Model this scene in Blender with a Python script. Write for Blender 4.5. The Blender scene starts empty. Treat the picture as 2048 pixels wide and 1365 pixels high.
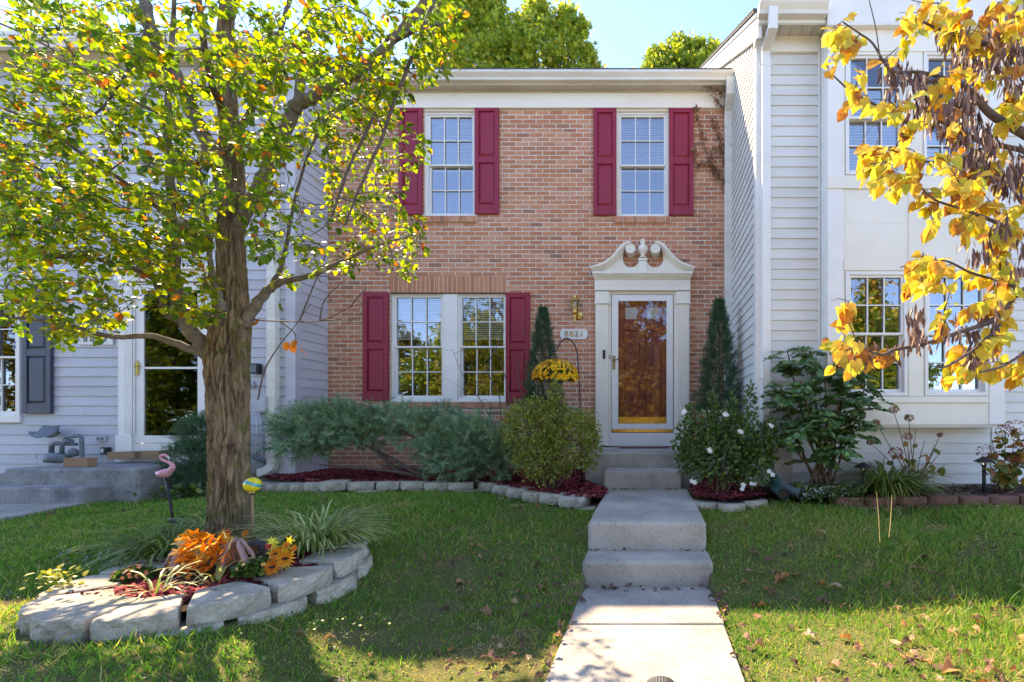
import bpy, bmesh, math, random
import numpy as np
from mathutils import Vector, Matrix, noise

random.seed(7)
RNG = np.random.default_rng(11)
SC = bpy.context.scene
COL = SC.collection
# ---------------------------------------------------------------- camera, sky, sun, exposure
F, CX, CY, EYE = 911.0, 1298.0, 845.0, 1.17      # focal length and principal point in photo pixels, eye height in metres
cam_d = bpy.data.cameras.new('camera')
cam = bpy.data.objects.new('camera', cam_d)
COL.objects.link(cam)
SC.camera = cam
cam.location = (0, 0, EYE)
cam.rotation_euler = (math.radians(90), 0, 0)
cam_d.sensor_width = 36.0
cam_d.lens = 36.0 * F / 2048.0
cam_d.shift_x = -(CX - 1024.0) / 2048.0
cam_d.shift_y = (CY - 682.5) / 2048.0
cam_d.clip_start = 0.05
cam_d.clip_end = 1000

SUN_AZ = 49.0          # the sun stands behind the houses, to the left
TANP = 1.68
SUN_EL = math.degrees(math.atan(TANP * math.cos(math.radians(SUN_AZ))))
w = bpy.data.worlds.new('World')
SC.world = w
w.use_nodes = True
nt = w.node_tree
nt.nodes.clear()
sky = nt.nodes.new('ShaderNodeTexSky')
sky.sky_type = 'NISHITA'
sky.sun_disc = False
sky.sun_elevation = math.radians(SUN_EL)
sky.sun_rotation = math.radians(-SUN_AZ)
sky.air_density = 0.44
sky.dust_density = 0.0
sky.ozone_density = 6.0
bg = nt.nodes.new('ShaderNodeBackground')
bg.inputs['Strength'].default_value = 0.15
wo = nt.nodes.new('ShaderNodeOutputWorld')
nt.links.new(sky.outputs['Color'], bg.inputs['Color'])
nt.links.new(bg.outputs['Background'], wo.inputs['Surface'])

sun_d = bpy.data.lights.new('sun', 'SUN')
sun_d.energy = 2.0
sun_d.angle = math.radians(0.55)
sun_d.color = (1.0, 0.93, 0.80)
sun = bpy.data.objects.new('sun', sun_d)
COL.objects.link(sun)
az, el = math.radians(SUN_AZ), math.radians(SUN_EL)
to_sun = Vector((-math.sin(az) * math.cos(el), math.cos(az) * math.cos(el), math.sin(el)))
sun.rotation_euler = to_sun.to_track_quat('Z', 'Y').to_euler()
sun.location = (-8, 12, 15)

SC.view_settings.view_transform = 'Standard'
SC.view_settings.look = 'None'
SC.view_settings.exposure = 2.95
SC.view_settings.gamma = 1.0
SC.view_settings.use_white_balance = True      # camera balanced for open shade
SC.view_settings.white_balance_temperature = 8900
SC.view_settings.white_balance_tint = 14
SC.view_settings.use_curve_mapping = False
SC.render.engine = 'CYCLES'
SC.cycles.use_denoising = True
SC.cycles.max_bounces = 7
SC.cycles.diffuse_bounces = 3
SC.cycles.glossy_bounces = 3
SC.cycles.transmission_bounces = 4
SC.cycles.transparent_max_bounces = 8
SC.cycles.sample_clamp_indirect = 6.0
SC.cycles.caustics_reflective = False
SC.cycles.caustics_refractive = False

# ---------------------------------------------------------------- helpers
def X_(px, Y): return (px - CX) / F * Y
def Z_(py, Y): return EYE + (CY - py) / F * Y
def P(px, py, Y): return Vector((X_(px, Y), Y, Z_(py, Y)))
def pix(v): return CX + v[0] * F / v[1], CY - (v[2] - EYE) * F / v[1]
def sstep(a, b, x):
    t = min(1.0, max(0.0, (x - a) / (b - a)))
    return t * t * (3 - 2 * t)
def rnd(a, b): return random.uniform(a, b)

class MB:
    """collects vertices and faces of one mesh"""
    def __init__(s): s.v = []; s.f = []; s.t = []
    def add(s, vs, fs, tone=0.5):
        o = len(s.v)
        s.v += [tuple(p) for p in vs]
        s.t += [tone] * len(vs)
        s.f += [tuple(i + o for i in f) for f in fs]
        return s
    def box(s, x0, x1, y0, y1, z0, z1, tone=0.5):
        return s.add([(x0,y0,z0),(x1,y0,z0),(x1,y1,z0),(x0,y1,z0),(x0,y0,z1),(x1,y0,z1),(x1,y1,z1),(x0,y1,z1)],
                     [(0,3,2,1),(4,5,6,7),(0,1,5,4),(1,2,6,5),(2,3,7,6),(3,0,4,7)], tone)
    def tube(s, pts, rad, n=8, tone=0.5, cap=True, prof=None, ref=None):
        """round (or profiled) tube along pts; rad one number or one per point"""
        pts = [Vector(p) for p in pts]
        if not hasattr(rad, '__len__'): rad = [rad] * len(pts)
        prof = prof or [(math.cos(2*math.pi*i/n), math.sin(2*math.pi*i/n)) for i in range(n)]
        n = len(prof)
        vs, fs = [], []
        d0 = (pts[1] - pts[0]).normalized()
        u = Vector(ref) if ref else (Vector((1,0,0)) if abs(d0.x) < 0.9 else Vector((0,0,1)))
        for i, p in enumerate(pts):
            a = pts[max(0, i-1)]; b = pts[min(len(pts)-1, i+1)]
            d = (b - a).normalized()
            u = (u - d * u.dot(d)).normalized()
            w_ = d.cross(u)
            for (cx, cy) in prof: vs.append(p + (u*cx + w_*cy) * rad[i])
        for i in range(len(pts)-1):
            for j in range(n):
                k = (j+1) % n
                fs.append((i*n+j, i*n+k, (i+1)*n+k, (i+1)*n+j))
        if cap:
            fs.append(tuple(range(n-1, -1, -1)))
            fs.append(tuple((len(pts)-1)*n + j for j in range(n)))
        return s.add(vs, fs, tone)
    def lathe(s, prof, c, n=20, tone=0.5, axis='z', sx=1.0, sy=1.0):
        """prof: (radius, height) pairs turned round an axis through c"""
        vs, fs = [], []
        for (r, h) in prof:
            for j in range(n):
                a = 2*math.pi*j/n
                p = (r*math.cos(a)*sx, r*math.sin(a)*sy, h)
                if axis == 'y': p = (p[0], -p[2], p[1])
                vs.append((c[0]+p[0], c[1]+p[1], c[2]+p[2]))
        for i in range(len(prof)-1):
            for j in range(n):
                k = (j+1) % n
                fs.append((i*n+j, i*n+k, (i+1)*n+k, (i+1)*n+j))
        fs.append(tuple(range(n-1, -1, -1)))
        fs.append(tuple((len(prof)-1)*n + j for j in range(n)))
        return s.add(vs, fs, tone)
    def prism(s, poly, y0, y1, tone=0.5):
        """polygon of (x, z) points extruded from y0 (front) to y1"""
        n = len(poly)
        vs = [(x, y0, z) for x, z in poly] + [(x, y1, z) for x, z in poly]
        fs = [tuple(range(n)), tuple(range(2*n-1, n-1, -1))]
        fs += [(i, i+n, (i+1) % n + n, (i+1) % n) for i in range(n)]
        return s.add(vs, fs, tone)
    def slab(s, poly, z0, z1, tone=0.5):
        n = len(poly)
        vs = [(x, y, z0) for x, y in poly] + [(x, y, z1) for x, y in poly]
        fs = [tuple(range(n-1, -1, -1)), tuple(range(n, 2*n))]
        fs += [(i, (i+1) % n, (i+1) % n + n, i+n) for i in range(n)]
        return s.add(vs, fs, tone)

PINV = {}
def props(o, label=None, cat=None, group=None, kind=None):
    if label: o['label'] = label
    if cat: o['category'] = cat
    if group: o['group'] = group
    if kind: o['kind'] = kind
    return o
def thing(name, loc, label, cat, group=None):
    o = bpy.data.objects.new(name, None)
    o.empty_display_size = 0.1
    o.location = loc
    COL.objects.link(o)
    PINV[o.name] = Matrix.Translation(-Vector(loc))
    return props(o, label, cat, group)
def attach(o, parent):
    o.parent = parent
    if parent.name in PINV: o.matrix_parent_inverse = PINV[parent.name]
def link(name, me, mat, parent=None, bevel=0.0, smooth=False, seg=2, label=None, cat=None, group=None, kind=None):
    if mat is not None and not me.materials: me.materials.append(mat)
    o = bpy.data.objects.new(name, me)
    COL.objects.link(o)
    if parent is not None: attach(o, parent)
    if smooth: me.shade_smooth()
    if bevel:
        m = o.modifiers.new('bevel', 'BEVEL')
        m.width = bevel; m.segments = seg; m.limit_method = 'ANGLE'; m.angle_limit = math.radians(40)
        m.harden_normals = False
    return props(o, label, cat, group, kind)
def mesh_of(name, mb, fix=True):
    me = bpy.data.meshes.new(name)
    me.from_pydata(mb.v, [], mb.f)
    a = me.attributes.new('tone', 'FLOAT', 'POINT')
    a.data.foreach_set('value', np.array(mb.t, dtype=np.float32))
    if fix:
        bm = bmesh.new(); bm.from_mesh(me)
        bmesh.ops.recalc_face_normals(bm, faces=bm.faces)
        bm.to_mesh(me); bm.free()
    return me
def mk(name, mb, mat, parent=None, **kw):
    return link(name, mesh_of(name, mb), mat, parent, **kw)

class NP:
    """many copies of a small template, joined with numpy"""
    def __init__(s): s.V = []; s.T = []; s.Q = []; s.n = 0
    def add(s, tmpl, pos, axis, nrm, L, tone, W=None):
        tv, tf = tmpl
        tv = np.asarray(tv, float); tf = np.asarray(tf, int)
        pos = np.asarray(pos, float); N = len(pos)
        if N == 0: return
        a = np.asarray(axis, float); a = a / (np.linalg.norm(a, axis=1, keepdims=True) + 1e-9)
        n = np.asarray(nrm, float)
        sd = np.cross(n, a); sd /= (np.linalg.norm(sd, axis=1, keepdims=True) + 1e-9)
        n = np.cross(a, sd)
        L = np.broadcast_to(np.asarray(L, float), (N,)).reshape(N, 1, 1)
        Wd = L if W is None else np.broadcast_to(np.asarray(W, float), (N,)).reshape(N, 1, 1)
        V = pos[:, None] + L*tv[None, :, 0:1]*a[:, None] + Wd*tv[None, :, 1:2]*sd[:, None] + L*tv[None, :, 2:3]*n[:, None]
        k = len(tv)
        Fc = tf[None] + (np.arange(N)*k)[:, None, None] + s.n
        s.V.append(V.reshape(-1, 3)); s.Q.append(Fc.reshape(-1, 3))
        s.T.append(np.repeat(np.broadcast_to(np.asarray(tone, float), (N,)), k))
        s.n += N*k
    def mesh(s, name):
        V = np.concatenate(s.V).astype(np.float32); Q = np.concatenate(s.Q).astype(np.int32); T = np.concatenate(s.T).astype(np.float32)
        me = bpy.data.meshes.new(name)
        me.vertices.add(len(V)); me.vertices.foreach_set('co', V.ravel())
        me.loops.add(Q.size); me.loops.foreach_set('vertex_index', Q.ravel())
        me.polygons.add(len(Q))
        me.polygons.foreach_set('loop_start', np.arange(0, Q.size, 3, dtype=np.int32))
        a = me.attributes.new('tone', 'FLOAT', 'POINT'); a.data.foreach_set('value', T)
        me.update(calc_edges=True)
        return me

# leaf templates: (along, across, lift), triangles
LEAF = ([(0,0,0),(.5,0,-.04),(1,0,-.16),(.2,-.30,.05),(.62,-.33,.03),(.2,.30,.05),(.62,.33,.03)],
        [(0,1,4),(0,4,3),(1,2,4),(0,5,6),(0,6,1),(1,6,2)])
NARROW = ([(0,0,0),(.5,0,0),(1,0,-.08),(.4,-.16,.04),(.4,.16,.04)], [(0,1,3),(1,2,3),(0,4,1),(1,4,2)])
HEART = ([(0,0,0),(.45,0,-.05),(1,0,-.28),(-.12,-.25,.06),(.12,-.5,.06),(.5,-.44,0),(.8,-.18,-.12),(-.12,.25,.06),(.12,.5,.10),(.5,.44,.05),(.8,.18,-.1)],
         [(0,4,3),(0,1,5),(0,5,4),(1,6,5),(1,2,6),(0,7,8),(0,8,9),(0,9,1),(1,9,10),(1,10,2)])
POD = ([(0,0,0),(.3,-.09,.012),(.3,.09,.012),(.75,-.085,-.02),(.75,.085,.03),(1,0,.05),(.3,0,.045),(.75,0,.03)],
       [(0,1,6),(0,6,2),(1,3,7),(1,7,6),(6,7,4),(6,4,2),(3,5,7),(7,5,4)])
BLADE = ([(0,-.5,0),(0,.5,0),(.55,-.42,.06),(.55,.42,.06),(1,0,.28)], [(0,1,3),(0,3,2),(2,3,4)])
STRAP = ([(0,-.5,0),(0,.5,0),(.4,-.5,.10),(.4,.5,.10),(.7,-.42,.0),(.7,.42,.0),(.92,-.3,-.22),(.92,.3,-.22),(1.0,0,-.36)],
         [(0,1,3),(0,3,2),(2,3,5),(2,5,4),(4,5,7),(4,7,6),(6,7,8)])
NEEDLE = ([(0,-.5,0),(0,.5,0),(1,0,0)], [(0,1,2)])
CHIP = ([(-.5,-.16,0),(.5,-.12,.06),(.46,.14,.05),(-.48,.12,.02),(-.02,0,.16)], [(0,1,4),(1,2,4),(2,3,4),(3,0,4)])
def star_leaf(n=5, depth=.45):
    v = [(.35, 0, -.02)]; m = 2*n
    for i in range(m):
        a = math.pi + 2*math.pi*(i+.5)/m if False else 2*math.pi*i/m
        r = .62 if i % 2 == 0 else .62*depth
        v.append((.35 + r*math.cos(a), r*math.sin(a)*.9, .07 if i % 2 else -.06))
    return (v, [(0, i+1, (i+1) % m + 1) for i in range(m)])
MAPLE = star_leaf(5, .42)
OAK = star_leaf(7, .62); OAK = ([(x, y*.58, z) for x, y, z in OAK[0]], OAK[1])
def unit(N):
    d = RNG.normal(size=(N, 3)); return d / np.linalg.norm(d, axis=1, keepdims=True)
def mat_from(pos, a, n, L):
    a = Vector(a).normalized(); sd = Vector(n).cross(a).normalized(); n = a.cross(sd)
    return Matrix(((a.x*L, sd.x*L, n.x*L, pos[0]), (a.y*L, sd.y*L, n.y*L, pos[1]), (a.z*L, sd.z*L, n.z*L, pos[2]), (0,0,0,1)))
def tmpl_mesh(name, tmpl, mat):
    me = bpy.data.meshes.new(name)
    me.from_pydata([tuple(p) for p in tmpl[0]], [], [tuple(f) for f in tmpl[1]])
    me.materials.append(mat)
    return me

# ---------------------------------------------------------------- materials
def _new(name):
    m = bpy.data.materials.new(name); m.use_nodes = True
    t = m.node_tree; t.nodes.clear()
    o = t.nodes.new('ShaderNodeOutputMaterial')
    return m, t, o
def _noise(t, scale, detail=4, vec=None, rough=.6, stretch=None):
    tc = t.nodes.new('ShaderNodeTexCoord')
    src = tc.outputs['Object']
    if stretch:
        mp = t.nodes.new('ShaderNodeMapping'); mp.inputs['Scale'].default_value = stretch
        t.links.new(src, mp.inputs['Vector']); src = mp.outputs['Vector']
    n = t.nodes.new('ShaderNodeTexNoise')
    n.inputs['Scale'].default_value = scale; n.inputs['Detail'].default_value = detail; n.inputs['Roughness'].default_value = rough
    t.links.new(src, n.inputs['Vector'])
    return n
def _ramp(t, stops, fac):
    r = t.nodes.new('ShaderNodeValToRGB'); e = r.color_ramp.elements
    while len(e) < len(stops): e.new(0.5)
    for i, (p, c) in enumerate(stops):
        e[i].position = p; e[i].color = (*c, 1)
    t.links.new(fac, r.inputs['Fac'])
    return r
def M(name, c1, c2=None, scale=12, rough=.6, bump=0, bscale=60, metal=0, spec=.4, stretch=None, lo=.3, hi=.7, speck=None, coat=0, bdist=.01, ovar=0.0):
    """plain procedural surface: two colours mixed by noise, fine bump, optional speckles"""
    m, t, o = _new(name)
    b = t.nodes.new('ShaderNodeBsdfPrincipled')
    t.links.new(b.outputs[0], o.inputs['Surface'])
    b.inputs['Roughness'].default_value = rough; b.inputs['Metallic'].default_value = metal
    b.inputs['Specular IOR Level'].default_value = spec; b.inputs['Coat Weight'].default_value = coat
    c2 = c2 or tuple(c*.86 for c in c1)
    n = _noise(t, scale, 5, stretch=stretch)
    r = _ramp(t, [(lo, c1), (hi, c2)], n.outputs['Fac'])
    col = r.outputs['Color']
    if speck:
        for sc, th, sc_col, soft in speck:
            v = t.nodes.new('ShaderNodeTexVoronoi'); v.inputs['Scale'].default_value = sc
            tc = t.nodes.new('ShaderNodeTexCoord'); t.links.new(tc.outputs['Object'], v.inputs['Vector'])
            sr = _ramp(t, [(th, (1,1,1)), (th+soft, (0,0,0))], v.outputs['Distance'])
            rn = t.nodes.new('ShaderNodeMath'); rn.operation = 'GREATER_THAN'; rn.inputs[1].default_value = .55
            sp = t.nodes.new('ShaderNodeSeparateColor'); t.links.new(v.outputs['Color'], sp.inputs[0]); t.links.new(sp.outputs[0], rn.inputs[0])
            ml = t.nodes.new('ShaderNodeMath'); ml.operation = 'MULTIPLY'; t.links.new(sr.outputs['Color'], ml.inputs[0]); t.links.new(rn.outputs[0], ml.inputs[1])
            mx = t.nodes.new('ShaderNodeMix'); mx.data_type = 'RGBA'
            t.links.new(ml.outputs[0], mx.inputs[0]); t.links.new(col, mx.inputs[6]); mx.inputs[7].default_value = (*sc_col, 1)
            col = mx.outputs[2]
    if ovar:
        oi = t.nodes.new('ShaderNodeObjectInfo'); mr = t.nodes.new('ShaderNodeMapRange'); mr.inputs[3].default_value = 1-ovar; mr.inputs[4].default_value = 1+ovar*.4; t.links.new(oi.outputs['Random'], mr.inputs[0])
        hv = t.nodes.new('ShaderNodeHueSaturation'); t.links.new(mr.outputs[0], hv.inputs['Value']); t.links.new(col, hv.inputs['Color']); col = hv.outputs[0]
    t.links.new(col, b.inputs['Base Color'])
    if bump:
        n2 = _noise(t, bscale, 6, stretch=stretch)
        bp = t.nodes.new('ShaderNodeBump'); bp.inputs['Strength'].default_value = bump; bp.inputs['Distance'].default_value = bdist
        t.links.new(n2.outputs['Fac'], bp.inputs['Height']); t.links.new(bp.outputs[0], b.inputs['Normal'])
    return m
def LM(name, stops, src='attr', trans=.45, rough=.45, spec=.35, tgain=1.5, mottle=.0):
    """leaf-like sheet: tone -> colour, part of the light passes through"""
    m, t, o = _new(name)
    if src == 'attr':
        a = t.nodes.new('ShaderNodeAttribute'); a.attribute_name = 'tone'; fac = a.outputs['Fac']
    else:
        a = t.nodes.new('ShaderNodeObjectInfo')
        sp = t.nodes.new('ShaderNodeSeparateColor'); t.links.new(a.outputs['Color'], sp.inputs[0]); fac = sp.outputs[0]
    if mottle:
        n = _noise(t, 45 if src == 'attr' else 4.5, 3)
        ma = t.nodes.new('ShaderNodeMath'); ma.operation = 'MULTIPLY_ADD'; ma.inputs[1].default_value = mottle; 
        t.links.new(n.outputs['Fac'], ma.inputs[0])
        sb = t.nodes.new('ShaderNodeMath'); sb.operation = 'SUBTRACT'; sb.inputs[1].default_value = mottle*.5
        t.links.new(fac, ma.inputs[2]); t.links.new(ma.outputs[0], sb.inputs[0]); fac = sb.outputs[0]
    r = _ramp(t, stops, fac)
    b = t.nodes.new('ShaderNodeBsdfPrincipled')
    b.inputs['Roughness'].default_value = rough; b.inputs['Specular IOR Level'].default_value = spec
    t.links.new(r.outputs['Color'], b.inputs['Base Color'])
    if trans:
        tr = t.nodes.new('ShaderNodeBsdfTranslucent')
        g = t.nodes.new('ShaderNodeMix'); g.data_type = 'RGBA'; g.blend_type = 'MULTIPLY'; g.inputs[0].default_value = 1
        t.links.new(r.outputs['Color'], g.inputs[6]); g.inputs[7].default_value = (tgain, tgain*.95, tgain*.55, 1)
        t.links.new(g.outputs[2], tr.inputs['Color'])
        mx = t.nodes.new('ShaderNodeMixShader'); mx.inputs[0].default_value = trans
        t.links.new(b.outputs[0], mx.inputs[1]); t.links.new(tr.outputs[0], mx.inputs[2])
        t.links.new(mx.outputs[0], o.inputs['Surface'])
    else:
        t.links.new(b.outputs[0], o.inputs['Surface'])
    return m
def GLASS(name, refl=.2, tint=(.95,.97,.97)):
    m, t, o = _new(name)
    tr = t.nodes.new('ShaderNodeBsdfTransparent'); tr.inputs['Color'].default_value = (*tint, 1)
    gl = t.nodes.new('ShaderNodeBsdfGlossy'); gl.inputs['Roughness'].default_value = .012; gl.inputs['Color'].default_value = (.95,.97,1,1)
    n = _noise(t, 1.7, 2); bp = t.nodes.new('ShaderNodeBump'); bp.inputs['Strength'].default_value = .05; bp.inputs['Distance'].default_value = .02
    t.links.new(n.outputs['Fac'], bp.inputs['Height']); t.links.new(bp.outputs[0], gl.inputs['Normal'])
    lw = t.nodes.new('ShaderNodeFresnel'); lw.inputs['IOR'].default_value = 1.5
    ad = t.nodes.new('ShaderNodeMath'); ad.operation = 'ADD'; ad.inputs[1].default_value = refl; ad.use_clamp = True
    t.links.new(lw.outputs[0], ad.inputs[0])
    mx = t.nodes.new('ShaderNodeMixShader')
    t.links.new(ad.outputs[0], mx.inputs[0]); t.links.new(tr.outputs[0], mx.inputs[1]); t.links.new(gl.outputs[0], mx.inputs[2])
    t.links.new(mx.outputs[0], o.inputs['Surface'])
    return m
BRICK_STOPS = [(0, (.30,.16,.115)), (.12, (.38,.175,.11)), (.25, (.46,.19,.105)), (.5, (.54,.22,.12)), (.8, (.59,.26,.15)), (1, (.62,.32,.20))]
def BRICK(name, src):
    m, t, o = _new(name)
    b = t.nodes.new('ShaderNodeBsdfPrincipled'); b.inputs['Roughness'].default_value = .85; b.inputs['Specular IOR Level'].default_value = .2
    t.links.new(b.outputs[0], o.inputs['Surface'])
    if src == 'attr':
        a = t.nodes.new('ShaderNodeAttribute'); a.attribute_name = 'tone'; fac = a.outputs['Fac']
    else:
        a = t.nodes.new('ShaderNodeObjectInfo'); sp = t.nodes.new('ShaderNodeSeparateColor'); t.links.new(a.outputs['Color'], sp.inputs[0]); fac = sp.outputs[0]
    g = t.nodes.new('ShaderNodeNewGeometry')
    n = t.nodes.new('ShaderNodeTexNoise'); n.inputs['Scale'].default_value = 38; n.inputs['Detail'].default_value = 5
    t.links.new(g.outputs['Position'], n.inputs['Vector'])
    ma = t.nodes.new('ShaderNodeMath'); ma.operation = 'MULTIPLY_ADD'; ma.inputs[1].default_value = .7
    sb = t.nodes.new('ShaderNodeMath'); sb.operation = 'SUBTRACT'; sb.inputs[1].default_value = .35
    t.links.new(n.outputs['Fac'], ma.inputs[0]); t.links.new(fac, ma.inputs[2]); t.links.new(ma.outputs[0], sb.inputs[0])
    n3 = t.nodes.new('ShaderNodeTexNoise'); n3.inputs['Scale'].default_value = .9; n3.inputs['Detail'].default_value = 3; t.links.new(g.outputs['Position'], n3.inputs['Vector'])
    m3 = t.nodes.new('ShaderNodeMath'); m3.operation = 'MULTIPLY_ADD'; m3.inputs[1].default_value = .5; t.links.new(n3.outputs['Fac'], m3.inputs[0]); t.links.new(sb.outputs[0], m3.inputs[2])
    s3 = t.nodes.new('ShaderNodeMath'); s3.operation = 'SUBTRACT'; s3.inputs[1].default_value = .25; t.links.new(m3.outputs[0], s3.inputs[0])
    r = _ramp(t, BRICK_STOPS, s3.outputs[0]); t.links.new(r.outputs['Color'], b.inputs['Base Color'])
    n2 = t.nodes.new('ShaderNodeTexNoise'); n2.inputs['Scale'].default_value = 160; n2.inputs['Detail'].default_value = 4
    t.links.new(g.outputs['Position'], n2.inputs['Vector'])
    bp = t.nodes.new('ShaderNodeBump'); bp.inputs['Strength'].default_value = .5; bp.inputs['Distance'].default_value = .004
    t.links.new(n2.outputs['Fac'], bp.inputs['Height']); t.links.new(bp.outputs[0], b.inputs['Normal'])
    return m

m_mortar = M('mortar', (.78,.70,.60), (.66,.58,.49), 30, .95, .4, 200, spec=.1)
m_brick_o, m_brick_a = BRICK('brick_single', 'obj'), BRICK('brick_field', 'attr')
m_white = M('white_paint', (.84,.82,.78), (.77,.75,.70), 3, .45, .03, 90)
m_cream = M('cream_trim', (.86,.81,.71), (.80,.745,.63), 2.2, .5, .05, 60)
m_soffit = M('soffit_metal', (.62,.57,.48), (.52,.47,.40), 3, .5, .04, 50)
m_gutter = M('gutter_metal', (.78,.76,.70), (.62,.57,.48), 2.5, .42, .03, 30, stretch=(.4,1,3))
m_siding_r = M('cream_siding', (.78,.77,.72), (.68,.665,.615), 1.6, .5, .10, 120, stretch=(.8,.8,2), ovar=.06)
m_siding_l = M('grey_siding', (.56,.56,.59), (.46,.46,.50), 1.6, .5, .10, 120, stretch=(.8,.8,2), ovar=.07)
m_red = M('burgundy_paint', (.33,.020,.046), (.28,.016,.038), 6, .42, .12, 220, bdist=.003)
m_doorred = M('red_door_paint', (.36,.05,.05), (.30,.038,.04), 5, .4, .05, 90)
m_navy = M('slate_blue_paint', (.055,.065,.095), (.04,.05,.075), 5, .5, .08, 160)
m_darkdoor = M('black_door_paint', (.022,.025,.03), (.016,.018,.022), 5, .4, .04, 90)
m_brass = M('brass', (.72,.50,.16), (.55,.36,.10), 20, .25, .05, 80, metal=1)
m_brass_dull = M('aged_brass', (.38,.29,.14), (.25,.19,.09), 25, .4, .1, 80, metal=1)
m_black = M('black_metal', (.02,.02,.022), (.03,.03,.033), 30, .45, .1, 90)
m_iron = M('wrought_iron', (.018,.018,.022), (.028,.026,.03), 40, .5, .2, 120)
m_conc = M('concrete', (.47,.425,.37), (.28,.25,.215), 2.2, .9, .6, 130, spec=.12, lo=.36, hi=.70, speck=[(90, .15, (.62,.58,.52), .15), (48, .13, (.20,.18,.16), .18)])
m_conc_d = M('weathered_concrete', (.40,.38,.36), (.17,.165,.16), 3.2, .92, .5, 110, spec=.15, speck=[(75, .16, (.66,.64,.60), .15), (40, .14, (.12,.11,.10), .18)])
m_block = M('grey_stone_block', (.56,.50,.41), (.27,.245,.19), 9, .95, 1.0, 70, spec=.12, speck=[(120, .12, (.18,.17,.14), .15), (80, .12, (.68,.66,.60), .1)])
m_redblock = M('red_stone_block', (.27,.13,.10), (.18,.09,.075), 9, .93, .7, 90, spec=.12)
m_found = M('foundation_concrete', (.42,.40,.35), (.30,.29,.24), 4, .95, .5, 70, spec=.1)
m_soil = M('dark_soil', (.055,.040,.030), (.035,.026,.02), 18, 1, .8, 40, spec=.05)
m_glass = GLASS('window_glass', .10)
m_uglass = GLASS('upper_window_glass', .17)
m_dglass = GLASS('dark_door_glass', .0)
m_sglass = GLASS('storm_door_glass', .015)
m_lglass = GLASS('lantern_glass', .1, (.95,.96,.97))
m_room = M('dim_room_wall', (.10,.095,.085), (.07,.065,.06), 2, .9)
m_blind = M('white_blind', (.80,.82,.85), (.75,.77,.8), 4, .5)
m_asphalt = M('pale_road', (.34,.33,.31), (.27,.26,.25), 8, .9, .5, 150)
m_shingle = M('roof_shingle', (.10,.095,.09), (.06,.058,.055), 22, .95, .6, 70)
m_plaque = M('plaque_white', (.78,.77,.72), (.70,.68,.62), 9, .5, .05, 70)
m_card = M('cardboard', (.36,.22,.13), (.30,.18,.10), 7, .85, .1, 60, spec=.15)
m_greypipe = M('grey_paint_pipe', (.16,.19,.21), (.10,.125,.14), 18, .5, .1, 70)
m_meter = M('grey_box', (.50,.51,.53), (.42,.43,.45), 8, .5, .05, 60)
m_bark = M('pear_bark', (.36,.255,.155), (.13,.09,.058), 30, .95, 1.0, 70, spec=.1, stretch=(1,1,.22), bdist=.02, lo=.35, hi=.65, speck=[(14, .20, (.17,.155,.055), .35)])
m_limb = M('limb_bark', (.26,.215,.17), (.13,.105,.082), 22, .9, .8, 70, spec=.1, bdist=.01, speck=[(9, .16, (.42,.44,.34), .14)])
m_twig = M('twig_bark', (.16,.12,.105), (.09,.068,.06), 30, .85, .3, 100, spec=.2)
m_twig2 = M('redbud_bark', (.15,.115,.11), (.075,.058,.055), 30, .85, .4, 100, spec=.2)
m_stem = M('brown_stem', (.20,.135,.085), (.12,.08,.05), 25, .9, .5, 90, spec=.15)
m_hose = M('green_hose', (.02,.22,.16), (.015,.17,.13), 20, .45)
m_pot = M('wood_pot', (.17,.125,.095), (.10,.075,.06), 18, .8, .4, 60, stretch=(1,1,.2))
# ---------------------------------------------------------------- ground
UW = 0.41                                   # level of the upper walk; the lower walk is 0
def H(x, y):
    """lawn height"""
    z = 0.24*sstep(2.75, 3.7, y) + 0.115*sstep(3.6, 4.7, y)
    z -= 0.13*sstep(-3.6, -6.4, x)*sstep(3.2, 4.6, y)
    z += 0.012*math.sin(1.7*x+.6)*math.cos(1.3*y) + 0.008*math.sin(4.1*x+2*y)
    z += sstep(-1.2, -2.2, x)*max(0.0, .245-z)
    return z - 0.012
def grid_sheet(name, xs, ys, hf, mat, **kw):
    mb = MB(); nx = len(xs)
    mb.v = [(x, y, hf(x, y)) for y in ys for x in xs]; mb.t = [0.5]*len(mb.v)
    mb.f = [(j*nx+i, j*nx+i+1, (j+1)*nx+i+1, (j+1)*nx+i) for j in range(len(ys)-1) for i in range(nx-1)]
    return mk(name, mb, mat, smooth=True, **kw)
m_lawn = M('turf', (.085,.115,.032), (.16,.125,.065), 2.6, 1, .8, 60, spec=.05)
m_far = M('distant_ground', (.06,.09,.03), (.10,.10,.05), .3, 1)
gx = sorted(list(np.linspace(-12, -.7, 56))+[-.55, -.47, -.455, -.40, -.1, .2, .38, .43, .445, .55]+list(np.linspace(.7, 9, 40)))
grid_sheet('lawn', gx, list(np.linspace(-3, 7.4, 75)), lambda x, y: H(x, y)-(.3 if abs(x+.015) < .42 and y < 5.3 else 0), m_lawn, kind='structure')
mb = MB(); mb.box(-220, 220, -220, 220, -.6, -.12); mk('ground', mb, m_far, kind='structure')
mb = MB(); mb.box(-40, 40, -13, -3.6, -.4, -.06); mk('road', mb, m_asphalt, kind='structure')  # out of view, made pale so it bounces sunlight onto the house fronts
mb = MB(); mb.box(-40, 40, -3.55, .9, -.3, .035); mk('sidewalk', mb, m_conc, bevel=.015, kind='structure')  # unseen pale concrete, widened to bounce more sunlight at the fronts

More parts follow.
